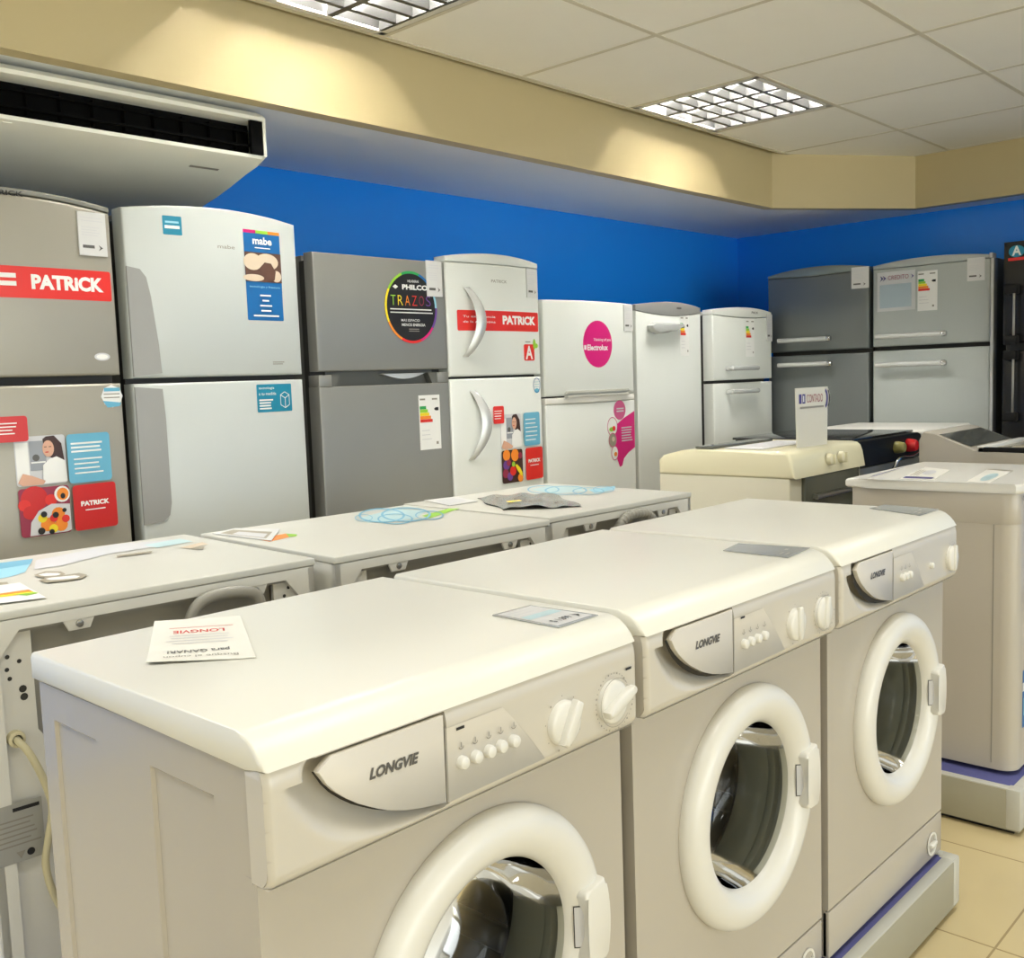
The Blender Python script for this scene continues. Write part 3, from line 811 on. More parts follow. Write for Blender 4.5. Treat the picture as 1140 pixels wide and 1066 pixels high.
def bag():
    P = PW([(560, 568), (650, 564), (618, 550), (530, 555)], zt_)
    P2 = [Vector((p[0], p[1])) for p in P]; o2 = sum(P2, Vector((0, 0)))/4
    t = thing('flyer', 'crumpled silver plastic sheet on the far back-turned washer', 'flyer', (o2.x, o2.y, zt_))
    b = B()
    def f(u, v, k):
        q = P2[0]*(1-u)*(1-v)+P2[1]*u*(1-v)+P2[2]*u*v+P2[3]*(1-u)*v-o2
        h = .007+.004*math.sin(7*u+2*v)*math.sin(5*v+1)+.003*math.sin(19*u-9*v)
        return (q.x+.008*math.sin(9*v), q.y+.008*math.sin(8*u), max(.0014, h)*(.25+.75*math.sin(PI*min(1, max(0, u*.9+.05)))) if k else .0004)
    grid(b, 30, 20, lambda u, v: f(u, v, 1)); grid(b, 30, 20, lambda u, v: f(u, v, 0))
    obj('sheet', b, mat('silver_film', (150, 150, 144), .25, metal=.4, noise=.25, scale=25), t, True, 80)
    d = Decal(); d.poly([(-.10, -.02), (-.06, -.03), (-.05, -.012), (-.09, 0)], YELL); d.build('print', t, lambda u, v, n: (u, v, .012+n))
bag()

# ------------------------------------------------------------------ fridges
def bulge_fn(w, s): return lambda u: s*(1-(2*u/w)**2) if abs(u) < w/2 else 0
def door(name, parent, m, w, z0, z1, th, s=0, arch=0, sink=0, r=.008, x0=None, x1=None, nx=28):
    """curved slab: front at y = -bulge, back at y = th; top edge arched, bottom edge sunk"""
    t = bmesh.new()
    x0 = -w/2 if x0 is None else x0; x1 = w/2 if x1 is None else x1
    F, K = [], []
    bf = bulge_fn(w, s)
    for i in range(nx+1):
        u = x0+(x1-x0)*i/nx; k = 1-(2*u/w)**2
        zt, zb = z1+arch*k, z0+sink*k
        F.append((t.verts.new((u, -bf(u), zb)), t.verts.new((u, -bf(u), zt)))); K.append((t.verts.new((u, th, zb)), t.verts.new((u, th, zt))))
    fe = []
    for i in range(nx):
        t.faces.new((F[i][0], F[i+1][0], F[i+1][1], F[i][1])); t.faces.new((K[i][0], K[i][1], K[i+1][1], K[i+1][0]))
        t.faces.new((F[i][1], F[i+1][1], K[i+1][1], K[i][1])); t.faces.new((F[i][0], K[i][0], K[i+1][0], F[i+1][0]))
    t.faces.new((F[0][0], F[0][1], K[0][1], K[0][0])); t.faces.new((F[nx][0], K[nx][0], K[nx][1], F[nx][1]))
    t.edges.ensure_lookup_table()
    fv = {v for p in F for v in p}
    for e in t.edges:
        a, c = e.verts
        if a in fv and c in fv:
            la = [f for f in e.link_faces]
            n0, n1 = la[0].normal, la[1].normal
            la[0].normal_update(); la[1].normal_update()
            if la[0].normal.angle(la[1].normal, 0) > .6: fe.append(e)
    if r: bmesh.ops.bevel(t, geom=fe, offset=r, segments=3, profile=.5, affect='EDGES', clamp_overlap=True)
    b = B(); add(b, t)
    return obj(name, b, m, parent, True, 35)
def fridge(label, xc, yf, rz, w, h, sm, depth=.57, name='refrigerator', cat='refrigerator', th=.06, group='refrigerators along the walls'):
    t = thing(name, label, cat, (xc, yf, 0), rz, group)
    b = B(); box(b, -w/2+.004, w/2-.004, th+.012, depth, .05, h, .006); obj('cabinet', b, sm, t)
    b = B(); box(b, -w/2+.001, w/2-.001, th-.008, th+.02, .03, h-.02); obj('gasket', b, GASKET, t, False)
    b = B(); box(b, -w/2+.03, w/2-.03, th+.02, depth-.03, .0, .055); obj('plinth', b, GASKET, t, False)
    return t
def on_door(w, s, y=0): 
    bf = bulge_fn(w, s); return lambda u, v, n: (u, y-bf(u)-n, v)
def cuts_for(w): return [k*.025-w/2 for k in range(1, int(w/.025)+1)]
def pricetag(t, place, x0, z0, x1, z1, m=TAGP, th=.004):
    d = Decal(base=th+.0006); d.rect(x0, z0, x1, z1, m); w = x1-x0; h = z1-z0
    d.lines(x0+.1*w, z1-.12*h, w*.8, 2, h*.07, h*.02, PALEG); d.lines(x0+.1*w, z1-.34*h, w*.7, 4, h*.06, h*.018, PALEG)
    d.lines(x0+.12*w, z0+.24*h, w*.42, 1, .01, h*.07, LOGO, 0); d.poly([(x0+.68*w, z0+.12*h), (x0+.84*w, z0+.19*h), (x0+.68*w, z0+.26*h), (x0+.74*w, z0+.19*h)], LOGO)
    o = d.build('price_tag', t, place, None)
    b = B()
    vs = [place(x0, z0, th), place(x1, z0, th), place(x1, z1, th), place(x0, z1, th), place(x0, z0, 0), place(x1, z0, 0), place(x1, z1, 0), place(x0, z1, 0)]
    bv = [b.verts.new(v) for v in vs]
    for f in ((0, 1, 2, 3), (0, 4, 5, 1), (1, 5, 6, 2), (2, 6, 7, 3), (3, 7, 4, 0)): b.faces.new([bv[i] for i in f])
    obj('board', b, m, o, False)
    return o
def photo_pair(d, X, lo, hi, lo2, citrus):
    """printed picture tiles: a woman at an open fridge (above) and fruit (below). X: x0, x1; hi: z0, z1; lo2: z0, z1"""
    x0, x1 = X; z0, z1 = hi; w = x1-x0; h = z1-z0
    d.rect(x0, z0, x1, z1, PALEG, .008)
    d.rect(x0+.02*w, z0+.08*h, x0+.26*w, z1-.12*h, WHITE)
    d.rect(x0+.28*w, z0+.3*h, x0+.6*w, z1-.1*h, mat('print_fridge_inside', (150, 154, 160), .4))
    d.ell(x0+.40*w, z0+.56*h, .07*w, .07*h, LOGO, 12); d.rect(x0+.3*w, z0+.45*h, x0+.58*w, z0+.48*h, WHITE)
    d.poly([(x0+.55*w, z0+.93*h), (x0+.62*w, z1-.02*h), (x0+.78*w, z1-.01*h), (x0+.92*w, z0+.82*h), (x0+.96*w, z0+.45*h), (x0+.86*w, z0+.5*h), (x0+.74*w, z0+.52*h), (x0+.58*w, z0+.6*h)], HAIR)
    d.ell(x0+.65*w, z0+.73*h, .115*w, .17*h, SKIN, 18)
    d.ell(x0+.62*w, z0+.66*h, .04*w, .012*h, REDD, 10); d.rect(x0+.57*w, z0+.76*h, x0+.62*w, z0+.775*h, HAIR); d.rect(x0+.66*w, z0+.76*h, x0+.71*w, z0+.775*h, HAIR)
    d.poly([(x0+.5*w, z0+.02*h), (x0+.52*w, z0+.40*h), (x0+.66*w, z0+.52*h), (x0+.80*w, z0+.56*h), (x0+.97*w, z0+.46*h), (x0+.99*w, z0+.03*h)], WHITE)
    d.poly([(x0+.02*w, z0+.08*h), (x0+.12*w, z0+.26*h), (x0+.3*w, z0+.2*h), (x0+.55*w, z0+.08*h), (x0+.5*w, z0+.01*h), (x0+.1*w, z0+.01*h)], SKIN)
    z0, z1 = lo2; h = z1-z0
    P = lambda u, v: (x0+u*w, z0+v*h)
    d.rect(x0, z0, x1, z1, HAIR if citrus else MAROON, .010)
    if citrus:
        for (u, v, r, m) in ((.22, .85, .17, ORNG), (.62, .83, .19, ORNG), (.2, .55, .15, PURP), (.15, .3, .14, MAROON), (.35, .2, .13, PURP), (.5, .36, .15, RED), (.3, .62, .1, MAROON), (.85, .12, .13, ORNG), (.52, .56, .08, LIME), (.86, .8, .1, MAROON)):
            d.ell(*P(u, v), r*w, r*h, m, 16)
        d.poly([P(.6, .52), P(.68, .55), P(.85, .42), P(.96, .25), P(.95, .16), P(.85, .2), P(.7, .36)], YELL)
    else:
        for (u, v, r, m) in ((.3, .78, .26, REDD), (.1, .66, .12, RED), (.62, .72, .12, RED), (.2, .5, .14, REDD)): d.ell(*P(u, v), r*w, r*h, m, 18)
        d.ell(*P(.85, .82), .16*w, .17*h, WHITE, 18); d.ell(*P(.86, .82), .12*w, .13*h, ORNG, 16); d.ell(*P(.86, .78), .05*w, .06*h, INK, 10)
        d.poly([P(.16, .02), P(.2, .3), P(.36, .52), P(.62, .64), P(.99, .6), P(.99, .05), P(.9, .02)], PALEG)
        for (u, v, r, m) in ((.52, .22, .16, ORNG), (.74, .42, .15, ORNG), (.42, .36, .1, YELL), (.78, .18, .15, ORNG), (.62, .12, .1, YELL), (.88, .3, .09, RED), (.64, .34, .09, RED), (.38, .1, .08, INK), (.45, .44, .07, INK), (.68, .4, .07, INK), (.58, .06, .06, INK), (.86, .48, .05, INK)):
            d.ell(*P(u, v), r*w*.9, r*h*.9, m, 14)

# -- silver fridge at the far left
xc, w = .575, .588
t = fridge('silver fridge at the left edge with red and blue stickers', xc, 2.0, 0, w, 1.78, SILVSIDE)
S = .022; pl = on_door(w, S); cu = cuts_for(w)
fd = door('freezer_door', t, SILVER, w, 1.334, 1.789, .06, S, .022)
cap = door('top_cap', t, mat('cap_grey', (140, 139, 132), .4, metal=.2), w, 1.7905, 1.805, .06, S+.002, .022, .022, .004)
dd = Decal(); dd.text('PATRICK', -.06, 1.806, .013, INK, .11, .02); dd.build('lettering', cap, lambda u, v, n: (u, -bulge_fn(w, S+.002)(u)-n, v), cu)
door('lower_door', t, SILVER, w, .08, 1.311, .06, S)
X = lambda x: x-xc
d = Decal(); d.rect(X(.32), 1.542, X(.858), 1.625, RED, .006)
d.text('PATRiCK', X(.629), 1.566, .040, WHITE, .205, .05)
d.lines(X(.44), 1.606, .15, 1, .01, .012, WHITE, 0); d.lines(X(.44), 1.585, .15, 1, .01, .012, WHITE, 0)
d.build('sticker', t, pl, cu)
pricetag(t, pl, X(.769), 1.666, X(.853), 1.785)
d = Decal(); d.ell(X(.815), 1.386, .024, .011, PALEG); d.ell(X(.815), 1.386, .018, .007, WHITE); d.build('badge', t, pl, cu)
d = Decal(); d.ell(X(.836), 1.274, .034, .032, WHITE, 8); d.poly([(X(.806), 1.262), (X(.864), 1.255), (X(.858), 1.245), (X(.82), 1.242)], LBLUE); d.lines(X(.812), 1.298, .05, 1, .01, .010, LBLUE, 0); d.lines(X(.81), 1.282, .05, 2, .010, .003, MARK, 0)
d.build('sticker', t, pl, cu)
d = Decal(); photo_pair(d, (X(.549), X(.686)), None, (1.042, 1.175), (.905, 1.036), False)
d.rect(X(.47), 1.163, X(.586), 1.231, REDD, .008); d.lines(X(.48), 1.214, .08, 4, .009, .003, WHITE)
d.rect(X(.687), 1.038, X(.814), 1.174, LBLUE, .010); d.lines(X(.698), 1.150, .10, 3, .011, .005, WHITE); d.lines(X(.704), 1.106, .09, 4, .013, .004, WHITE)
d.rect(X(.693), .905, X(.822), 1.032, REDD, .010); d.text('PATRICK', X(.757), .972, .014, WHITE, .085, .05, align='c'); d.lines(X(.726), .962, .06, 1, .01, .003, WHITE, 0)
d.build('sticker', t, pl, cu)

# -- big white fridge with grey scooped grips
xc, w = 1.203, .594
X = lambda x: x-xc
t = fridge('tall white fridge with grey side grips and blue brand stickers', xc, 2.0, 0, w, 1.80, SILVSIDE)
S = .024; pl = on_door(w, S); cu = cuts_for(w)
GRIP = mat('grip_grey', (150, 150, 147), .4)
ud = door('freezer_door', t, FRWM, w, 1.323, 1.812, .06, S, .022)
ld = door('lower_door', t, FRWM, w, .08, 1.307, .06, S)
def grip(parent, pts):
    b = B(); t2 = bmesh.new(); 
    bf = bulge_fn(w, S)
    n = len(pts)
    f0 = [t2.verts.new((a, -bf(a)-.003, c)) for a, c in pts]; f1 = [t2.verts.new((a, -bf(a)+.02, c)) for a, c in pts]
    t2.faces.new(f0); 
    for i in range(n): t2.faces.new((f0[i], f1[i], f1[(i+1) % n], f0[(i+1) % n]))
    add(b, t2); return obj('grip', b, GRIP, parent, False)
grip(ud, [(-w/2+.002, 1.328), (X(.990), 1.336), (X(.986), 1.42), (X(.972), 1.56), (X(.962), 1.615), (X(.945), 1.638), (-w/2+.002, 1.645)])
grip(ld, [(-w/2+.002, 1.298), (X(.988), 1.290), (X(.992), 1.2), (X(.992), .95), (X(.985), .915), (X(.965), .897), (-w/2+.002, .892)])
d = Decal(); d.rect(X(1.022), 1.742, X(1.081), 1.797, TEAL, .003); d.lines(X(1.03), 1.782, .042, 1, .01, .006, CYAN, 0); d.lines(X(1.028), 1.769, .046, 1, .01, .009, WHITE, 0); d.build('sticker', t, pl, cu)
d = Decal(); d.rect(X(1.288), 1.497, X(1.430), 1.779, BLUE, .004)
for k, m in enumerate((PINK, LIME, ORNG)): d.rect(X(1.288)+k*.0473, 1.769, X(1.288)+(k+1)*.0473, 1.779, m)
d.text('mabe', X(1.359), 1.735, .024, WHITE, .075, .03, align='c'); d.lines(X(1.359), 1.726, .06, 1, .01, .003, WHITE, 0, 'c')
x0, x1, z0, z1 = X(1.288), X(1.430), 1.618, 1.710
d.rect(x0, z0, x1, z1, BROWN)
d.ell(x0+.03, z1-.03, .035, .026, CREAMP); d.ell(x0+.085, z1-.028, .045, .026, CREAMP); d.ell(x0+.03, z0+.012, .04, .011, CREAMP); d.ell(x0+.12, z0+.02, .02, .018, CREAMP)
d.poly([(x0+.05, z0+.04), (x0+.075, z0+.062), (x0+.10, z0+.06), (x0+.118, z0+.035), (x0+.112, z0+.008), (x0+.095, z0+.002)], BROWN)
d.text('tecnologia y frescura', X(1.359), 1.598, .008, CYAN, .12, align='c')
d.lines(X(1.359), 1.578, .05, 4, .016, .005, WHITE, .5, 'c'); d.lines(X(1.359), 1.514, .10, 1, .01, .005, WHITE, 0, 'c')
d.build('sticker', t, pl, cu)
d = Decal(); d.text('mabe', X(1.195), 1.713, .012, MARK, .06, .01); d.build('maker_badge', t, pl, cu)
d = Decal(); d.lines(X(1.375), 1.366, .05, 2, .006, .003, MARK, .4); d.build('badge', t, pl, cu)
d = Decal(); d.rect(X(1.304), 1.205, X(1.445), 1.294, TEAL, .004)
d.text('tecnologia', X(1.312), 1.276, .010, WHITE, .062, .01); d.text('a tu medida', X(1.312), 1.259, .010, WHITE, .068, .01); d.lines(X(1.312), 1.246, .055, 4, .009, .005, WHITE)
cx, cz = X(1.415), 1.246
for a_ in (((-.018, .012), (0, .022)), ((0, .022), (.018, .012)), ((-.018, .012), (-.018, -.02)), ((.018, .012), (.018, -.02)), ((-.018, -.02), (0, -.03)), ((0, -.03), (.018, -.02)), ((-.018, .012), (0, .002)), ((0, .002), (.018, .012)), ((0, .002), (0, -.03))):
    (u0, v0), (u1, v1) = a_; L = math.hypot(u1-u0, v1-v0); px, pz = -(v1-v0)/L*.0012, (u1-u0)/L*.0012
    d.poly([(cx+u0+px, cz+v0+pz), (cx+u1+px, cz+v1+pz), (cx+u1-px, cz+v1-pz), (cx+u0-px, cz+v0-pz)], WHITE)
d.build('sticker', t, pl, cu)

# -- grey flat fridge with a round black sticker
xc, w = 1.868, .606
X = lambda x: x-xc
t = fridge('flat grey fridge with a round black rainbow-edged sticker', xc, 2.0, 0, w, 1.726, GREYD)
pl = on_door(w, 0)
door('freezer_door', t, GREYF, w, 1.331, 1.731, .05, 0, 0, 0, .005)
# lower door with a pocket grip along its top
door('lower_door', t, GREYF, w, .08, 1.279, .06, 0, 0, 0, .004)
b = B(); box(b, -w/2, X(1.62), 0, .06, 1.2785, 1.319, .003); box(b, X(2.115), w/2, 0, .06, 1.2785, 1.319, .003); obj('grip_rail', b, GREYF, t)
b = B(); box(b, X(1.618), X(2.117), .036, .052, 1.2785, 1.3305); obj('pocket_back', b, GREYD, t, False)
b = B(); prism(b, [(X(1.62), 1.3192), (X(1.66), 1.3192), (X(1.64), 1.2795), (X(1.62), 1.2795)], 1, .006, .038); prism(b, [(X(2.115), 1.3192), (X(2.07), 1.3192), (X(2.09), 1.2795), (X(2.115), 1.2795)], 1, .006, .038); obj('pocket', b, GREYD, t, False)
b = B(); prism(b, [(X(1.85)+.21*k/12, 1.3185-.020*math.sin(PI*k/12)) for k in range(13)], 1, .008, .034, .001); obj('grip_insert', b, SATIN, t)
d = Decal()
cx, cz, rx, rz_ = X(1.996), 1.558, .127, .131
ringc = [(0, 45, CYAN), (45, 70, BLUE), (70, 110, GREEN), (110, 150, LIME), (150, 205, YELL), (205, 245, ORNG), (245, 290, RED), (290, 325, PINK), (325, 360, PURP)]
d.ell(cx, cz, rx, rz_, INK, 48)
for a0, a1, m in ringc: d.ring(cx, cz, rx, rz_, .009, m, 8, a0, a1)
d.text('HELADERAS', cx+.012, cz+.090, .009, WHITE, .055, .015, align='c')
d.text('PHILCO', cx+.020, cz+.063, .019, WHITE, .125, .045, align='c'); d.poly([(cx-.088, cz+.072), (cx-.075, cz+.080), (cx-.062, cz+.072), (cx-.075, cz+.064)], WHITE)
for k, (ch, m) in enumerate(zip('TRAZOS', (LIME, YELL, ORNG, RED, MAROON, PURP))): d.text(ch, cx-.10+k*.034, cz+.006, .036, m, .024, -.012)
d.lines(cx-.105, cz-.006, .21, 2, .012, .004, WHITE, .05); d.text('MAS ESPACIO', cx-.01, cz-.052, .009, WHITE, .09, .01, align='c'); d.text('MENOS ENERGIA', cx+.004, cz-.069, .010, WHITE, .115, .02, align='c'); d.lines(cx-.02, cz-.078, .06, 2, .007, .003, MARK)
d.build('sticker', t, pl)
pricetag(t, pl, X(2.076), 1.601, X(2.153), 1.733)
d = Decal(); d.energy(X(2.011), 1.031, .107, .204, WHITE); d.build('energy_label', t, pl)

# -- white fridge with curved cap and two bow handles
xc, w = 2.442, .532
X = lambda x: x-xc
t = fridge('white fridge with two bowed silver handles and red stickers', xc, 2.0, 0, w, 1.73, FRSIDE)
S = .020; pl = on_door(w, S); cu = cuts_for(w)
door('top_cap', t, FRW, w, 1.7365, 1.757, .06, S, .020, 0, .005)
door('freezer_door', t, FRW, w, 1.300, 1.735, .06, S); door('lower_door', t, FRW, w, .08, 1.291, .06, S)
def bow(parent, x, z0, z1, out=.042):
    b = B(); n = 14; t2 = bmesh.new(); rings = []
    bf = bulge_fn(w, S)(x)
    for i in range(n+1):
        v = i/n; k = math.sin(PI*v)**.7
        hw = .016+.012*k; yy = -bf-.002-out*k; xx = x+.045*math.sin(PI*v)-.02*v
        z = z1+(z0-z1)*v
        rings.append([t2.verts.new(p) for p in ((xx-hw, yy+.004, z), (xx-hw*.4, yy-.007, z), (xx+hw*.4, yy-.007, z), (xx+hw, yy+.004, z), (xx+hw*.5, yy+.012, z), (xx-hw*.5, yy+.012, z))])
    for A, E_ in zip(rings, rings[1:]):
        for k in range(6): t2.faces.new((A[k], A[(k+1) % 6], E_[(k+1) % 6], E_[k]))
    t2.faces.new(rings[0][::-1]); t2.faces.new(rings[-1])
    add(b, t2); return obj('handle', b, SATIN, parent, True, 60)
bow(t, X(2.275), 1.375, 1.642); bow(t, X(2.285), .975, 1.245)
d = Decal(); d.rect(X(2.222), 1.476, X(2.697), 1.555, RED, .006); d.text('PATRiCK', X(2.462), 1.502, .036, WHITE, .215, .05)
d.text('Tu experiencia', X(2.25), 1.524, .011, WHITE, .17, .008); d.text('de la Argentina', X(2.25), 1.504, .011, WHITE, .17, .008); d.build('sticker', t, pl, cu)
d = Decal(); d.rect(X(2.590), 1.357, X(2.663), 1.424, RED, .008); d.text('A', X(2.626), 1.363, .055, WHITE, .050, .03, align='c'); d.ell(X(2.664), 1.425, .010, .022, LIME, 14); d.ell(X(2.678), 1.418, .012, .010, LIME, 12); d.lines(X(2.60), 1.436, .035, 1, .01, .004, MARK, 0)
d.build('sticker', t, pl, cu)
pricetag(t, pl, X(2.621), 1.616, X(2.694), 1.733)
d = Decal(); d.ell(X(2.672), 1.255, .026, .031, WHITE, 16); d.ell(X(2.672), 1.232, .018, .010, LBLUE, 12); d.ring(X(2.672), 1.255, .026, .031, .003, BLUE, 20); d.lines(X(2.655), 1.270, .035, 3, .010, .003, PALEB, 0); d.build('sticker', t, pl, cu)
d = Decal(); photo_pair(d, (X(2.426), X(2.554)), None, (1.002, 1.143), (.864, .998), True)
d.rect(X(2.384), 1.108, X(2.445), 1.178, RED, .007); d.lines(X(2.39), 1.160, .045, 4, .010, .003, WHITE)
d.rect(X(2.565), 1.007, X(2.678), 1.144, LBLUE, .010); d.lines(X(2.576), 1.118, .09, 6, .017, .004, WHITE); d.rect(X(2.570), .865, X(2.692), .998, RED, .010)
d.text('PATRICK', X(2.631), .936, .015, WHITE, .085, .05, align='c'); d.lines(X(2.60), .926, .06, 1, .01, .003, WHITE, 0); d.build('sticker', t, pl, cu)
d = Decal(); d.text('PATRICK', X(2.45), 1.665, .012, MARK, .09, .01, align='c'); d.build('maker_badge', t, pl, cu)

# -- white fridge with magenta stickers
xc, w = 3.052, .640
X = lambda x: x-xc
t = fridge('white fridge with a magenta oval and a magenta corner sticker', xc, 2.0, 0, w, 1.60, FRSIDE)
S = .010; pl = on_door(w, S); cu = cuts_for(w)
door('freezer_door', t, FRW, w, 1.203, 1.612, .06, S, .004, 0, .010); door('lower_door', t, FRW, w, .08, 1.168, .06, S, 0, 0, .006)
door('grip_rail', t, PLASTIC, w, 1.169, 1.196, .06, S+.006, 0, 0, .005)
b = B()
for zz in (1.2115, 1.193): prism(b, [(X(2.85), zz), (X(3.31), zz), (X(3.30), zz+.012), (X(2.86), zz+.012)], 1, -.020, .0, .002)
obj('grip_lip', b, mat('grip_shade', (186, 184, 174), .4), t)
d = Decal(); d.ell(X(3.090), 1.426, .106, .104, PINK, 40)
d.text('Thinking of you', X(3.12), 1.436, .016, WHITE, .13, .002, .2, align='c'); d.text('Electrolux', X(3.088), 1.398, .026, WHITE, .150, .03, align='c'); d.rect(X(2.990), 1.401, X(3.006), 1.421, WHITE)
d.build('sticker', t, pl, cu)
d = Decal()
d.poly([(X(3.365), 1.116), (X(3.365), .945), (X(3.31), .925), (X(3.27), .90), (X(3.255), .868), (X(3.235), .862), (X(3.215), .90), (X(3.20), .98), (X(3.215), 1.06), (X(3.27), 1.085)], PINK)
d.ell(X(3.243), 1.125, .048, .045, PINKL, 24); d.ell(X(3.182), 1.052, .040, .044, WHITE, 22); d.ring(X(3.182), 1.052, .040, .044, .004, PINKL, 22); d.ell(X(3.182), .990, .032, .034, TAUPE, 20); d.ring(X(3.182), .990, .032, .034, .004, PINKL, 20); d.ell(X(3.195), .930, .028, .034, WHITE, 20); d.ring(X(3.195), .930, .028, .034, .004, PINKL, 20)
d.ell(X(3.175), 1.04, .02, .010, LIME, 12); d.ell(X(3.192), 1.043, .012, .012, RED, 12); d.ell(X(3.185), .995, .012, .012, CREAMP, 12); d.ell(X(3.2), .925, .012, .010, ORNG, 12)
d.lines(X(3.215), 1.135, .06, 2, .012, .006, PALEG); d.lines(X(3.25), 1.045, .09, 6, .012, .005, PALEG); d.build('sticker', t, pl, cu)
pricetag(t, pl, X(3.292), 1.487, X(3.364), 1.606)

# -- upright single-door freezer with a grey cap
xc, w = 3.676, .560
X = lambda x: x-xc
t = fridge('tall white single-door freezer with a grey top band', xc, 2.0, 0, w, 1.59, FRSIDE, name='freezer', cat='freezer')
S = .016; pl = on_door(w, S); cu = cuts_for(w)
door('door', t, FRW, w, .08, 1.583, .06, S, -.020, 0, .006)
cp = door('top_cap', t, mat('band_grey', (158, 158, 154), .35, metal=.2), w, 1.584, 1.610, .06, S+.003, .020, -.021, .004)
d = Decal(); d.lines(X(3.71), 1.605, .04, 1, .01, .008, LOGO, 0); d.build('maker_badge', t, lambda u, v, n: (u, -S-.004-n, v))
b = B()
prism(b, [(X(3.462), 1.512), (X(3.50), 1.528), (X(3.735), 1.524), (X(3.740), 1.504), (X(3.66), 1.499), (X(3.60), 1.480), (X(3.52), 1.474), (X(3.475), 1.488)], 1, -.050, -.010, .010, 3)
obj('handle', b, SATIN, t, True, 50)
d = Decal(); d.energy(X(3.742), 1.37, .085, .20, WHITE); d.build('energy_label', t, pl, cu)

# -- small white two-door fridge
xc, w = 4.380, .620
X = lambda x: x-xc
t = fridge('small white two-door fridge near the corner, with short bar handles', xc, 2.0, 0, w, 1.60, FRSIDE)
S = .016; pl = on_door(w, S); cu = cuts_for(w)
door('freezer_door', t, FRW, w, 1.239, 1.580, .06, S, -.012); door('lower_door', t, FRW, w, .08, 1.223, .06, S)
cp = door('top_cap', t, FRW, w, 1.582, 1.606, .06, S+.002, .018, -.012, .004)
d = Decal(); d.text('PHILCO', X(4.44), 1.592, .012, INK, .07, .02); d.build('maker_badge', cp, lambda u, v, n: (u, -bulge_fn(w, S+.002)(u)-n, v))
for z in (1.300, 1.178):
    bfv = S*.9
    b = B(); box(b, X(4.170), X(4.455), -bfv-.045, -bfv-.015, z-.012, z+.012, .009, 3); box(b, X(4.175), X(4.20), -bfv-.03, -bfv+.004, z-.01, z+.01, .003); box(b, X(4.425), X(4.45), -bfv-.03, -bfv+.004, z-.01, z+.01, .003)
    obj('handle', b, SATIN, t)
d = Decal(); d.energy(X(4.375), 1.36, .095, .205, WHITE); d.build('energy_label', t, pl, cu)
pricetag(t, pl, X(4.618), 1.445, X(4.690), 1.594)
# its side price ticket
pricetag(t, lambda u, v, n: (-w/2+.004-n, u, v), .10, 1.49, .20, 1.59)

# -- fridges against the back wall, turned towards the camera
XG = 4.76
RZ = -PI/2
yc, w = 1.763, .590
X = lambda y: -(y-yc)
t = fridge('satin grey two-door fridge in the corner against the back wall', XG, yc, RZ, w, 1.80, GREYD, .60)
S = .018; pl = on_door(w, S); cu = cuts_for(w)
door('freezer_door', t, GREYSAT, w, 1.382, 1.800, .06, S, -.012); door('lower_door', t, GREYSAT, w, .08, 1.360, .06, S)
door('top_cap', t, mat('cap_satin', (134, 144, 140), .3, metal=.3), w, 1.801, 1.812, .06, S+.002, .026, -.012, .004)
def bar(parent, x0, x1, z, endm=CHROME):
    b = B(); tube(b, [(x0, -.062, z), (x1, -.062, z)], .013, 14); 
    for x in (x0+.025, x1-.025): box(b, x-.012, x+.012, -.060, -.006, z-.009, z+.009, .003)
    o = obj('handle', b, SATIN, parent)
    b = B(); lathe(b, [(.0145, -.012), (.016, 0), (.012, .012), (0, .014)], (x1, -.062, z), 0, 16); obj('end_knob', b, endm, o)
bar(t, X(1.965), X(1.665), 1.444); bar(t, X(1.965), X(1.660), 1.308)
d = Decal(); d.rect(X(1.812), 1.789, X(1.736), 1.803, PALEG, .006); d.build('maker_badge', t, pl, cu)
pricetag(t, pl, X(1.558), 1.700, X(1.467), 1.812)
yc, w = 1.152, .588
X = lambda y: -(y-yc)
t = fridge('white two-door fridge with a credit notice, between the grey and black fridges', XG, yc, RZ, w, 1.80, GREYD, .60)
pl = on_door(w, S); cu = cuts_for(w)
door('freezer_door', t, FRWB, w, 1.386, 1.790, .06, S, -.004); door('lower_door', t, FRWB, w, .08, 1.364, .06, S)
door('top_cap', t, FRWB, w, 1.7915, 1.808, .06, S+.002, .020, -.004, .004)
bar(t, X(1.405), X(1.055), 1.436); bar(t, X(1.405), X(1.055), 1.290)
d = Decal(.0003, .004); d.rect(X(1.420), 1.568, X(1.215), 1.770, mat('notice_paper', (206, 208, 208), .3)); d.text('CREDITO', X(1.36), 1.728, .022, MAROON, .11, -.005); d.poly([(X(1.405), 1.722), (X(1.385), 1.738), (X(1.405), 1.754), (X(1.395), 1.738)], VIOLET); d.poly([(X(1.39), 1.722), (X(1.37), 1.738), (X(1.39), 1.754), (X(1.38), 1.738)], VIOLET); d.poly([(X(1.238), 1.726), (X(1.222), 1.738), (X(1.238), 1.750), (X(1.230), 1.738)], VIOLET)
d.rect(X(1.405), 1.585, X(1.235), 1.705, mat('notice_pale', (176, 192, 200), .25)); d.build('notice', t, pl)
d = Decal(); d.energy(X(1.205), 1.557, .100, .200, WHITE); d.build('energy_label', t, pl, cu)
pricetag(t, pl, X(.963), 1.686, X(.882), 1.798)
b = B(); box(b, w/2-.004, w/2+.012, -.01, .05, 1.79, 1.815, .004); obj('hinge_cap', b, PALEG, t)
b = B(); box(b, w/2+.001, w/2+.016, .0, .055, .08, 1.79, .003); obj('door_edge', b, SATIN, t)
yc, w = .480, .600
X = lambda y: -(y-yc)
t = fridge('black two-door fridge at the right edge with upright bar handles', 4.70, yc, RZ, w, 1.84, BLACKF, .66)
pl = on_door(w, 0)
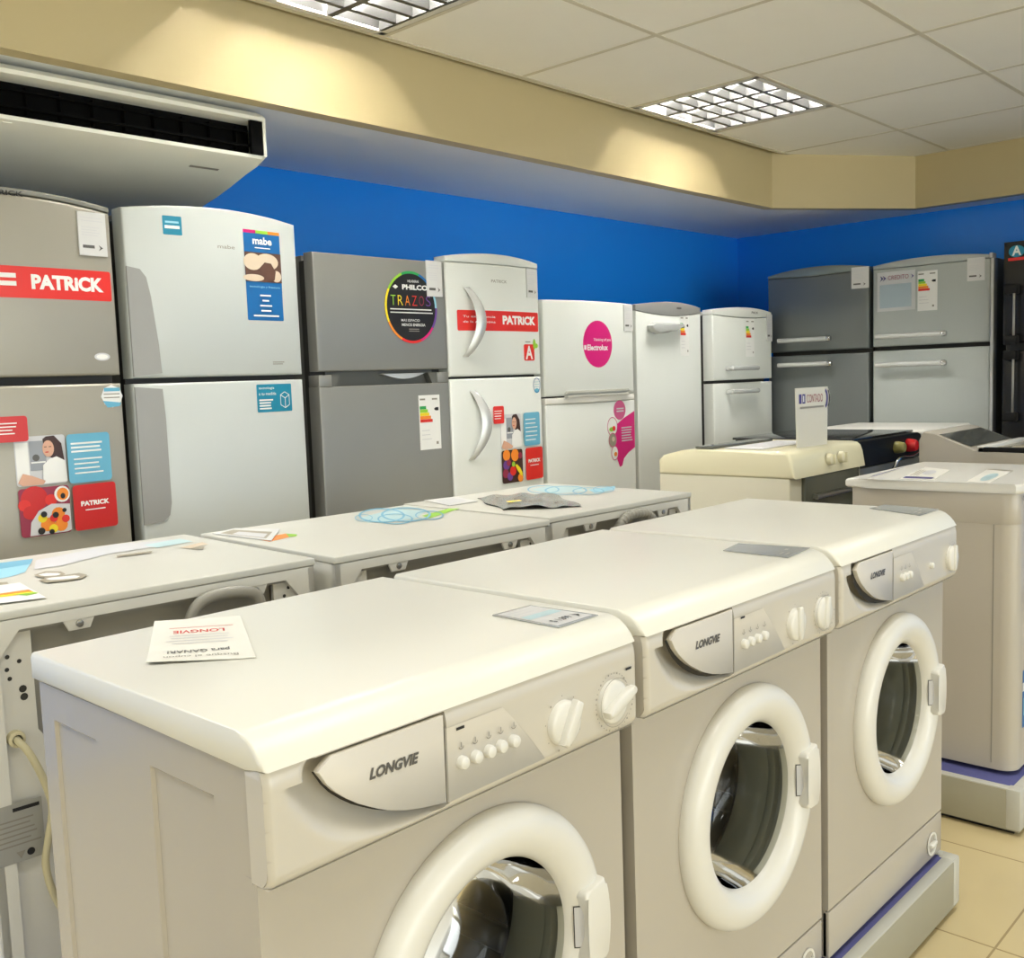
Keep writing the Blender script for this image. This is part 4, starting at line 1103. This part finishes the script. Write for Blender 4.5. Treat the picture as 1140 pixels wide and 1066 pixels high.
door('freezer_door', t, BLACKF, w, 1.372, 1.850, .06, 0, 0, 0, .006); door('lower_door', t, BLACKF, w, .08, 1.335, .06, 0, 0, 0, .006)
for (z0, z1) in ((1.385, 1.625), (1.02, 1.315)):
    b = B(); box(b, X(.722), X(.712), -.052, -.044, z0+.02, z1-.02, .002); h_ = obj('handle', b, STEEL, t)
    b = B()
    for z in (z0, z1): box(b, X(.762), X(.705), -.056, .002, z-.022, z+.022, .006)
    obj('bracket', b, BLACKP, h_)
d = Decal(); d.ell(X(.722), 1.803, .036, .028, TEAL, 20); d.text('A', X(.722), 1.783, .046, WHITE, .042, .03, align='c'); d.rect(X(.760), 1.760, X(.684), 1.774, RED, .003); d.build('sticker', t, pl)

# ------------------------------------------------------------------ second platform: washer and cookers
PH = .131
def candy():
    x0, w, d_ = 2.400, .598, .465; h = ZL+.001
    t = thing('washing_machine', 'white washer at the right edge with papers spread on its lid', 'washing machine', (x0, .035, 0))
    def plan(off, r=.045):
        pts = []
        for cx, cy, a in ((off+r, off+r, 180), (w-off-r, off+r, 270)):
            for k in range(9): a_ = math.radians(a+k*11.25); pts.append((cx+r*math.cos(a_), cy+r*math.sin(a_)))
        return pts+[(w-off, d_), (off, d_)]
    b = B(); prism(b, plan(.0), 2, PH+.012, h-.027); obj('cabinet', b, BODYW, t, True, 30)
    b = B(); prism(b, plan(-.0004, .0453), 2, h-.112, h-.027, .0006); obj('control_panel', b, BODYW, t, True, 30)
    b = B(); prism(b, [(-.004, .005), (.03, -.008), (w-.03, -.008), (w+.004, .005), (w+.004, d_+.018), (-.010, d_+.018), (-.010, d_-.02), (-.004, d_-.05)], 2, h-.027, h, .009, 4); obj('lid', b, PLASTIC, t, True, 50)
    b = B(); box(b, -.0008, .0005, .060, .0625, PH+.03, h-.112); obj('side_seam', b, MARK, t, False)
    b = B(); box(b, .15, .24, -.006, .02, h-.125, h-.100, .004); obj('drawer_grip', b, BLACKP, t)
    d = Decal(); d.text('Candy', .030, h-.050, .016, LOGO, .07, .01, .2); d.build('maker_badge', t, lambda u, v, n: (u, -.002-n, v))
    b = B(); lathe(b, [(.19, .0), (.19, -.02), (.175, -.035), (.15, -.035), (.135, -.02), (.125, .0)], (.325, 0, h-.41), 1, 64); ring = obj('door', b, PLASTIC, t, True, 60)
    b = B(); lathe(b, [(.133, -.018), (.10, -.03), (0, -.036)], (.325, 0, h-.41), 1, 48); obj('door_glass', b, BLKGL, ring)
    b = B(); box(b, .142, .150, -.036, -.02, h-.395, h-.315, .002); obj('door_handle', b, INK, ring)
    d = Decal(); d.rect(.062, .255, .20, .42, BLUE, .004); d.rect(.062, .36, .20, .385, WHITE); d.rect(.07, .29, .19, .34, LBLUE); d.build('sticker', t, lambda u, v, n: (u, -n, v))
    for fx in (.05, w-.05):
        for fy in (.06, d_-.05):
            b = B(); lathe(b, [(0, -.0015), (.02, -.0015), (.02, .016)], (fx, fy, PH), 2, 14); obj('foot', b, DARK, t)
    z = h+.0004
    def sheet(lab, px, art, m=PAPER, group='papers on the right-hand washer'): quad_sheet('leaflet', lab, 'leaflet', PW(px, z), z, art, m, None, group, .0009)
    sheet('sheet with a purple stripe, at the back of the right-hand washer lid', [(968, 532), (1003, 521), (1010, 518), (975, 528)], lambda d: d.rect(0, .1, 1, .6, VIOLET))
    sheet('printed sheet on the right-hand washer lid, beside the purple-striped one', [(1001, 533), (1030, 520), (1058, 523), (1040, 534)], lambda d: (d.rect(.05, .05, .2, .9, VIOLET), d.ell(.6, .5, .2, .2, PALEG), d.lines(.3, .3, .5, 3, .1, .03, TAUPE)))
    sheet('nearest sheet on the right-hand washer lid, with pale blue print', [(1076, 536), (1100, 522), (1128, 524), (1100, 538)], lambda d: (d.ell(.4, .6, .3, .25, PALEB), d.rect(.93, .0, 1, 1, TAUPE)))
candy()

def cream_cooker():
    x0, y0, w, d_ = 2.600, .790, .560, .548; h = ZL+.058
    t = thing('cooker', 'cream enamel cooker with two knobs and a price sign on top', 'cooker', (x0, y0, 0))
    b = B(); box(b, 0, w, .02, d_, PH+.03, h-.091, .008); obj('cabinet', b, CREAMB, t)
    b = B(); box(b, .04, w-.04, .06, d_-.04, PH-.0005, PH+.032); obj('plinth', b, DARK, t, False)
    b = B(); prism(b, [(.0, h-.093), (d_, h-.093), (d_, h-.040), (d_-.020, h-.022), (d_-.10, h-.004), (d_-.14, h), (.05, h), (.030, h-.004), (.018, h-.014), (.010, h-.035)], 0, -.004, w+.004, .012, 4)
    obj('cooktop', b, CREAM, t, True, 50)
    for kx in (.262, .355):
        b = B(); lathe(b, [(.022, 0), (.020, -.016), (.015, -.020), (0, -.020)], (kx, .006, h-.045), 1, 20); box(b, kx-.004, kx+.004, -.024, -.008, h-.063, h-.027, .002); obj('knob', b, CREAM, t)
    d = Decal(); 
    for (u, v) in ((.06, -.088), (.53, -.085), (.36, -.036), (.375, -.034), (.345, -.038)): d.ell(u, h+v, .005, .005, MARK, 10)
    d.build('printed_marks', t, lambda u, v, n: (u, .004-n, v))
    b = B(); box(b, .085, w-.04, .006, .024, PH+.14, h-.095, .004); dr = obj('oven_door', b, OVENG, t)
    b = B(); tube(b, [(.13, -.012, h-.165), (w-.08, -.012, h-.165)], .009, 10); box(b, .14, .155, -.010, .012, h-.172, h-.158); box(b, w-.105, w-.09, -.010, .012, h-.172, h-.158); obj('door_handle', b, STEEL, dr)
    b = B(); box(b, .02, w-.10, d_-.22, d_-.145, h+.001, h+.010, .003); obj('glass_lid', b, TINT, t)
    b = B(); box(b, .05, w-.12, .15, .30, h+.0005, h+.005, .002); obj('hob_plate', b, PALEG, t)
    # price sign standing on it
    s = thing('price_sign', 'white price sign reading CONTADO standing on the cream cooker', 'price sign', (x0+.25, y0+.06, h+.0005), math.radians(-2)); s.scale = (1, 1, 1.1)
    b = B(); pts = [(-.110, 0), (.108, 0), (.112, .118)]
    pts += [(.098, .124), (.128, .150), (.128, .178), (.098, .198)] if False else [(.112, .122), (.128, .136), (.130, .168), (.112, .190), (-.118, .190)]
    prism(b, pts, 1, 0, .003); obj('board', b, mat('sign_board', (216, 212, 198), .4), s, False)
    d = Decal(); d.text('CONTADO', -.040, .142, .026, MAROON, .115, .0); d.rect(-.095, .140, -.078, .170, VIOLET); d.rect(-.072, .140, -.052, .170, VIOLET); d.rect(-.068, .145, -.060, .165, WHITE)
    d.ring(.086, .152, .026, .034, .010, VIOLET, 16, -70, 70); d.ring(.100, .152, .026, .034, .006, INK, 16, -60, 60); d.lines(-.09, .130, .17, 1, .01, .006, MARK, 0)
    d.build('lettering', s, lambda u, v, n: (u, -n, v))
    b = B(); prism(b, [(0, 0), (.05, 0), (.003, .07)], 0, -.01, .01); 
    obj('prop_foot', b, mat('sign_board', (216, 212, 198)), s, False)
cream_cooker()

def black_cooker():
    x0, y0, w, d_ = 3.30, .88, .66, .56; h = ZL+.046
    t = thing('cooker', 'black cooker with red and olive knobs beyond the cream cooker', 'cooker', (x0, y0, 0))
    b = B(); box(b, 0, w, .015, d_, PH+.03, h-.13, .004); box(b, .03, w-.03, .05, d_-.04, PH-.0005, PH+.032); obj('cabinet', b, GREYD, t)
    b = B(); prism(b, [(.0, h-.110), (.0, h-.012), (.012, h-.004), (w-.04, h-.004), (w-.012, h-.012), (w-.002, h-.035), (w, h-.110)], 1, .004, .06, .004); obj('control_panel', b, BLACKP, t, True, 40)
    b = B(); box(b, .0, w-.03, .03, d_, h-.004, h+.006, .003); box(b, .01, w-.01, .055, d_-.01, h-.13, h-.004); obj('glass_lid', b, BLKGL, t)
    for kx, m, r in ((.372, KNOBO, .025), (.500, KNOBR, .029)):
        b = B(); lathe(b, [(r, 0), (r, -.012), (r*.85, -.034), (r*.7, -.040), (0, -.041)], (kx, .004, h-.052), 1, 22); obj('knob', b, m, t)
    b = B(); lathe(b, [(.012, 0), (.012, -.012), (0, -.014)], (.437, .004, h-.04), 1, 16); obj('button', b, BLACKP, t)
    b = B(); box(b, .02, w-.02, .002, .02, PH+.12, h-.112, .003); dr = obj('oven_door', b, mat('oven_door_grey', (120, 120, 112), .3, metal=.3), t)
    b = B(); tube(b, [(.255, .0, h-.165), (.256, -.035, h-.130), (.27, -.044, h-.100), (.32, -.047, h-.090), (.42, -.048, h-.094), (.52, -.045, h-.080), (.59, -.015, h-.068)], .007, 10, 0, None, 8); obj('door_handle', b, CHROME, dr)
black_cooker()

def white_lid_washer():
    x0, y0, w, d_ = 4.02, .90, .57, .55; h = ZL+.046
    t = thing('cooker', 'white-topped cooker in front of the back wall fridges', 'cooker', (x0, y0, 0))
    b = B(); box(b, 0, w, .01, d_, PH+.03, h-.03, .006); box(b, .03, w-.03, .05, d_-.04, PH-.0005, PH+.032); obj('cabinet', b, BODYW, t)
    b = B(); box(b, -.01, w+.01, -.01, d_+.01, h-.028, h, .010, 3); obj('lid', b, PLASTIC, t)
    b = B(); box(b, .05, w-.05, .002, .012, PH+.12, h-.15, .003); obj('oven_door', b, OVENG, t)
    for k in range(4):
        b = B(); lathe(b, [(.018, 0), (.016, -.02), (0, -.022)], (.10+k*.12, .01, h-.08), 1, 16); obj('knob', b, PLASTIC, t)
white_lid_washer()

def hob_cooker():
    x0, w = 3.18, .48; y0, y1 = -.0+.03, .60
    t = thing('cooker', 'white cooker with a black-framed hob and raised tinted rear', 'cooker', (x0, y0, 0))
    d_ = y1-y0; h = ZL+.020
    b = B(); prism(b, [(0, PH+.03), (d_, PH+.03), (d_, h+.040), (d_-.016, h+.072), (d_-.045, h+.068), (d_-.06, h+.062), (.41-y0, h+.012), (.40-y0, h), (0, h)], 0, 0, w, .006, 3)
    box(b, .04, w-.04, .05, d_-.04, PH-.0005, PH+.034)
    obj('cabinet', b, BODYW, t, True, 40)
    a, e = (.425-y0, h+.019), (d_-.066, h+.060)
    b = B(); grid(b, 1, 1, lambda u, v: (.02+u*(w-.04), a[0]+(e[0]-a[0])*v, a[1]+(e[1]-a[1])*v+.0015)); obj('tinted_panel', b, TINT, t, False)
    b = B(); 
    box(b, .0, .012, .0, .395-y0, h+.001, h+.020, .002); box(b, w-.02, w-.006, .0, .395-y0, h+.001, h+.024, .002); box(b, 0, w-.006, -.006, .008, h+.001, h+.020, .002)
    obj('hob_frame', b, BLACKP, t)
    b = B(); box(b, .014, w-.022, .01, .37-y0, h+.0005, h+.012, .004); obj('hob_pan', b, HOBIN, t)
    b = B(); box(b, .0, w-.004, .372-y0, .398-y0, h+.001, h+.024, .004); obj('rear_strip', b, PLASTIC, t)
    b = B(); box(b, .04, w-.04, -.012, .004, PH+.12, h-.16, .003); obj('oven_door', b, OVENG, t)
    for k in range(4):
        b = B(); lathe(b, [(.018, .002), (.016, -.02), (0, -.022)], (.09+k*.105, .0, h-.075), 1, 16); obj('knob', b, PLASTIC, t)
    for (bx, by) in ((.14, .10), (.34, .10), (.14, .25), (.34, .25)):
        b = B()
        lathe(b, [(.045, 0), (.04, .004), (0, .005)], (bx, by, h+.011), 2, 20)
        obj('burner', b, TAUPE, t)
hob_cooker()

# ------------------------------------------------------------------ render look
sc = bpy.context.scene
wd = bpy.data.worlds.new('world'); sc.world = wd; wd.use_nodes = True
wd.node_tree.nodes['Background'].inputs[0].default_value = (.9, .92, 1, 1); wd.node_tree.nodes['Background'].inputs[1].default_value = .0
sc.view_settings.view_transform = 'Standard'; sc.view_settings.look = 'None'; sc.view_settings.exposure = .30
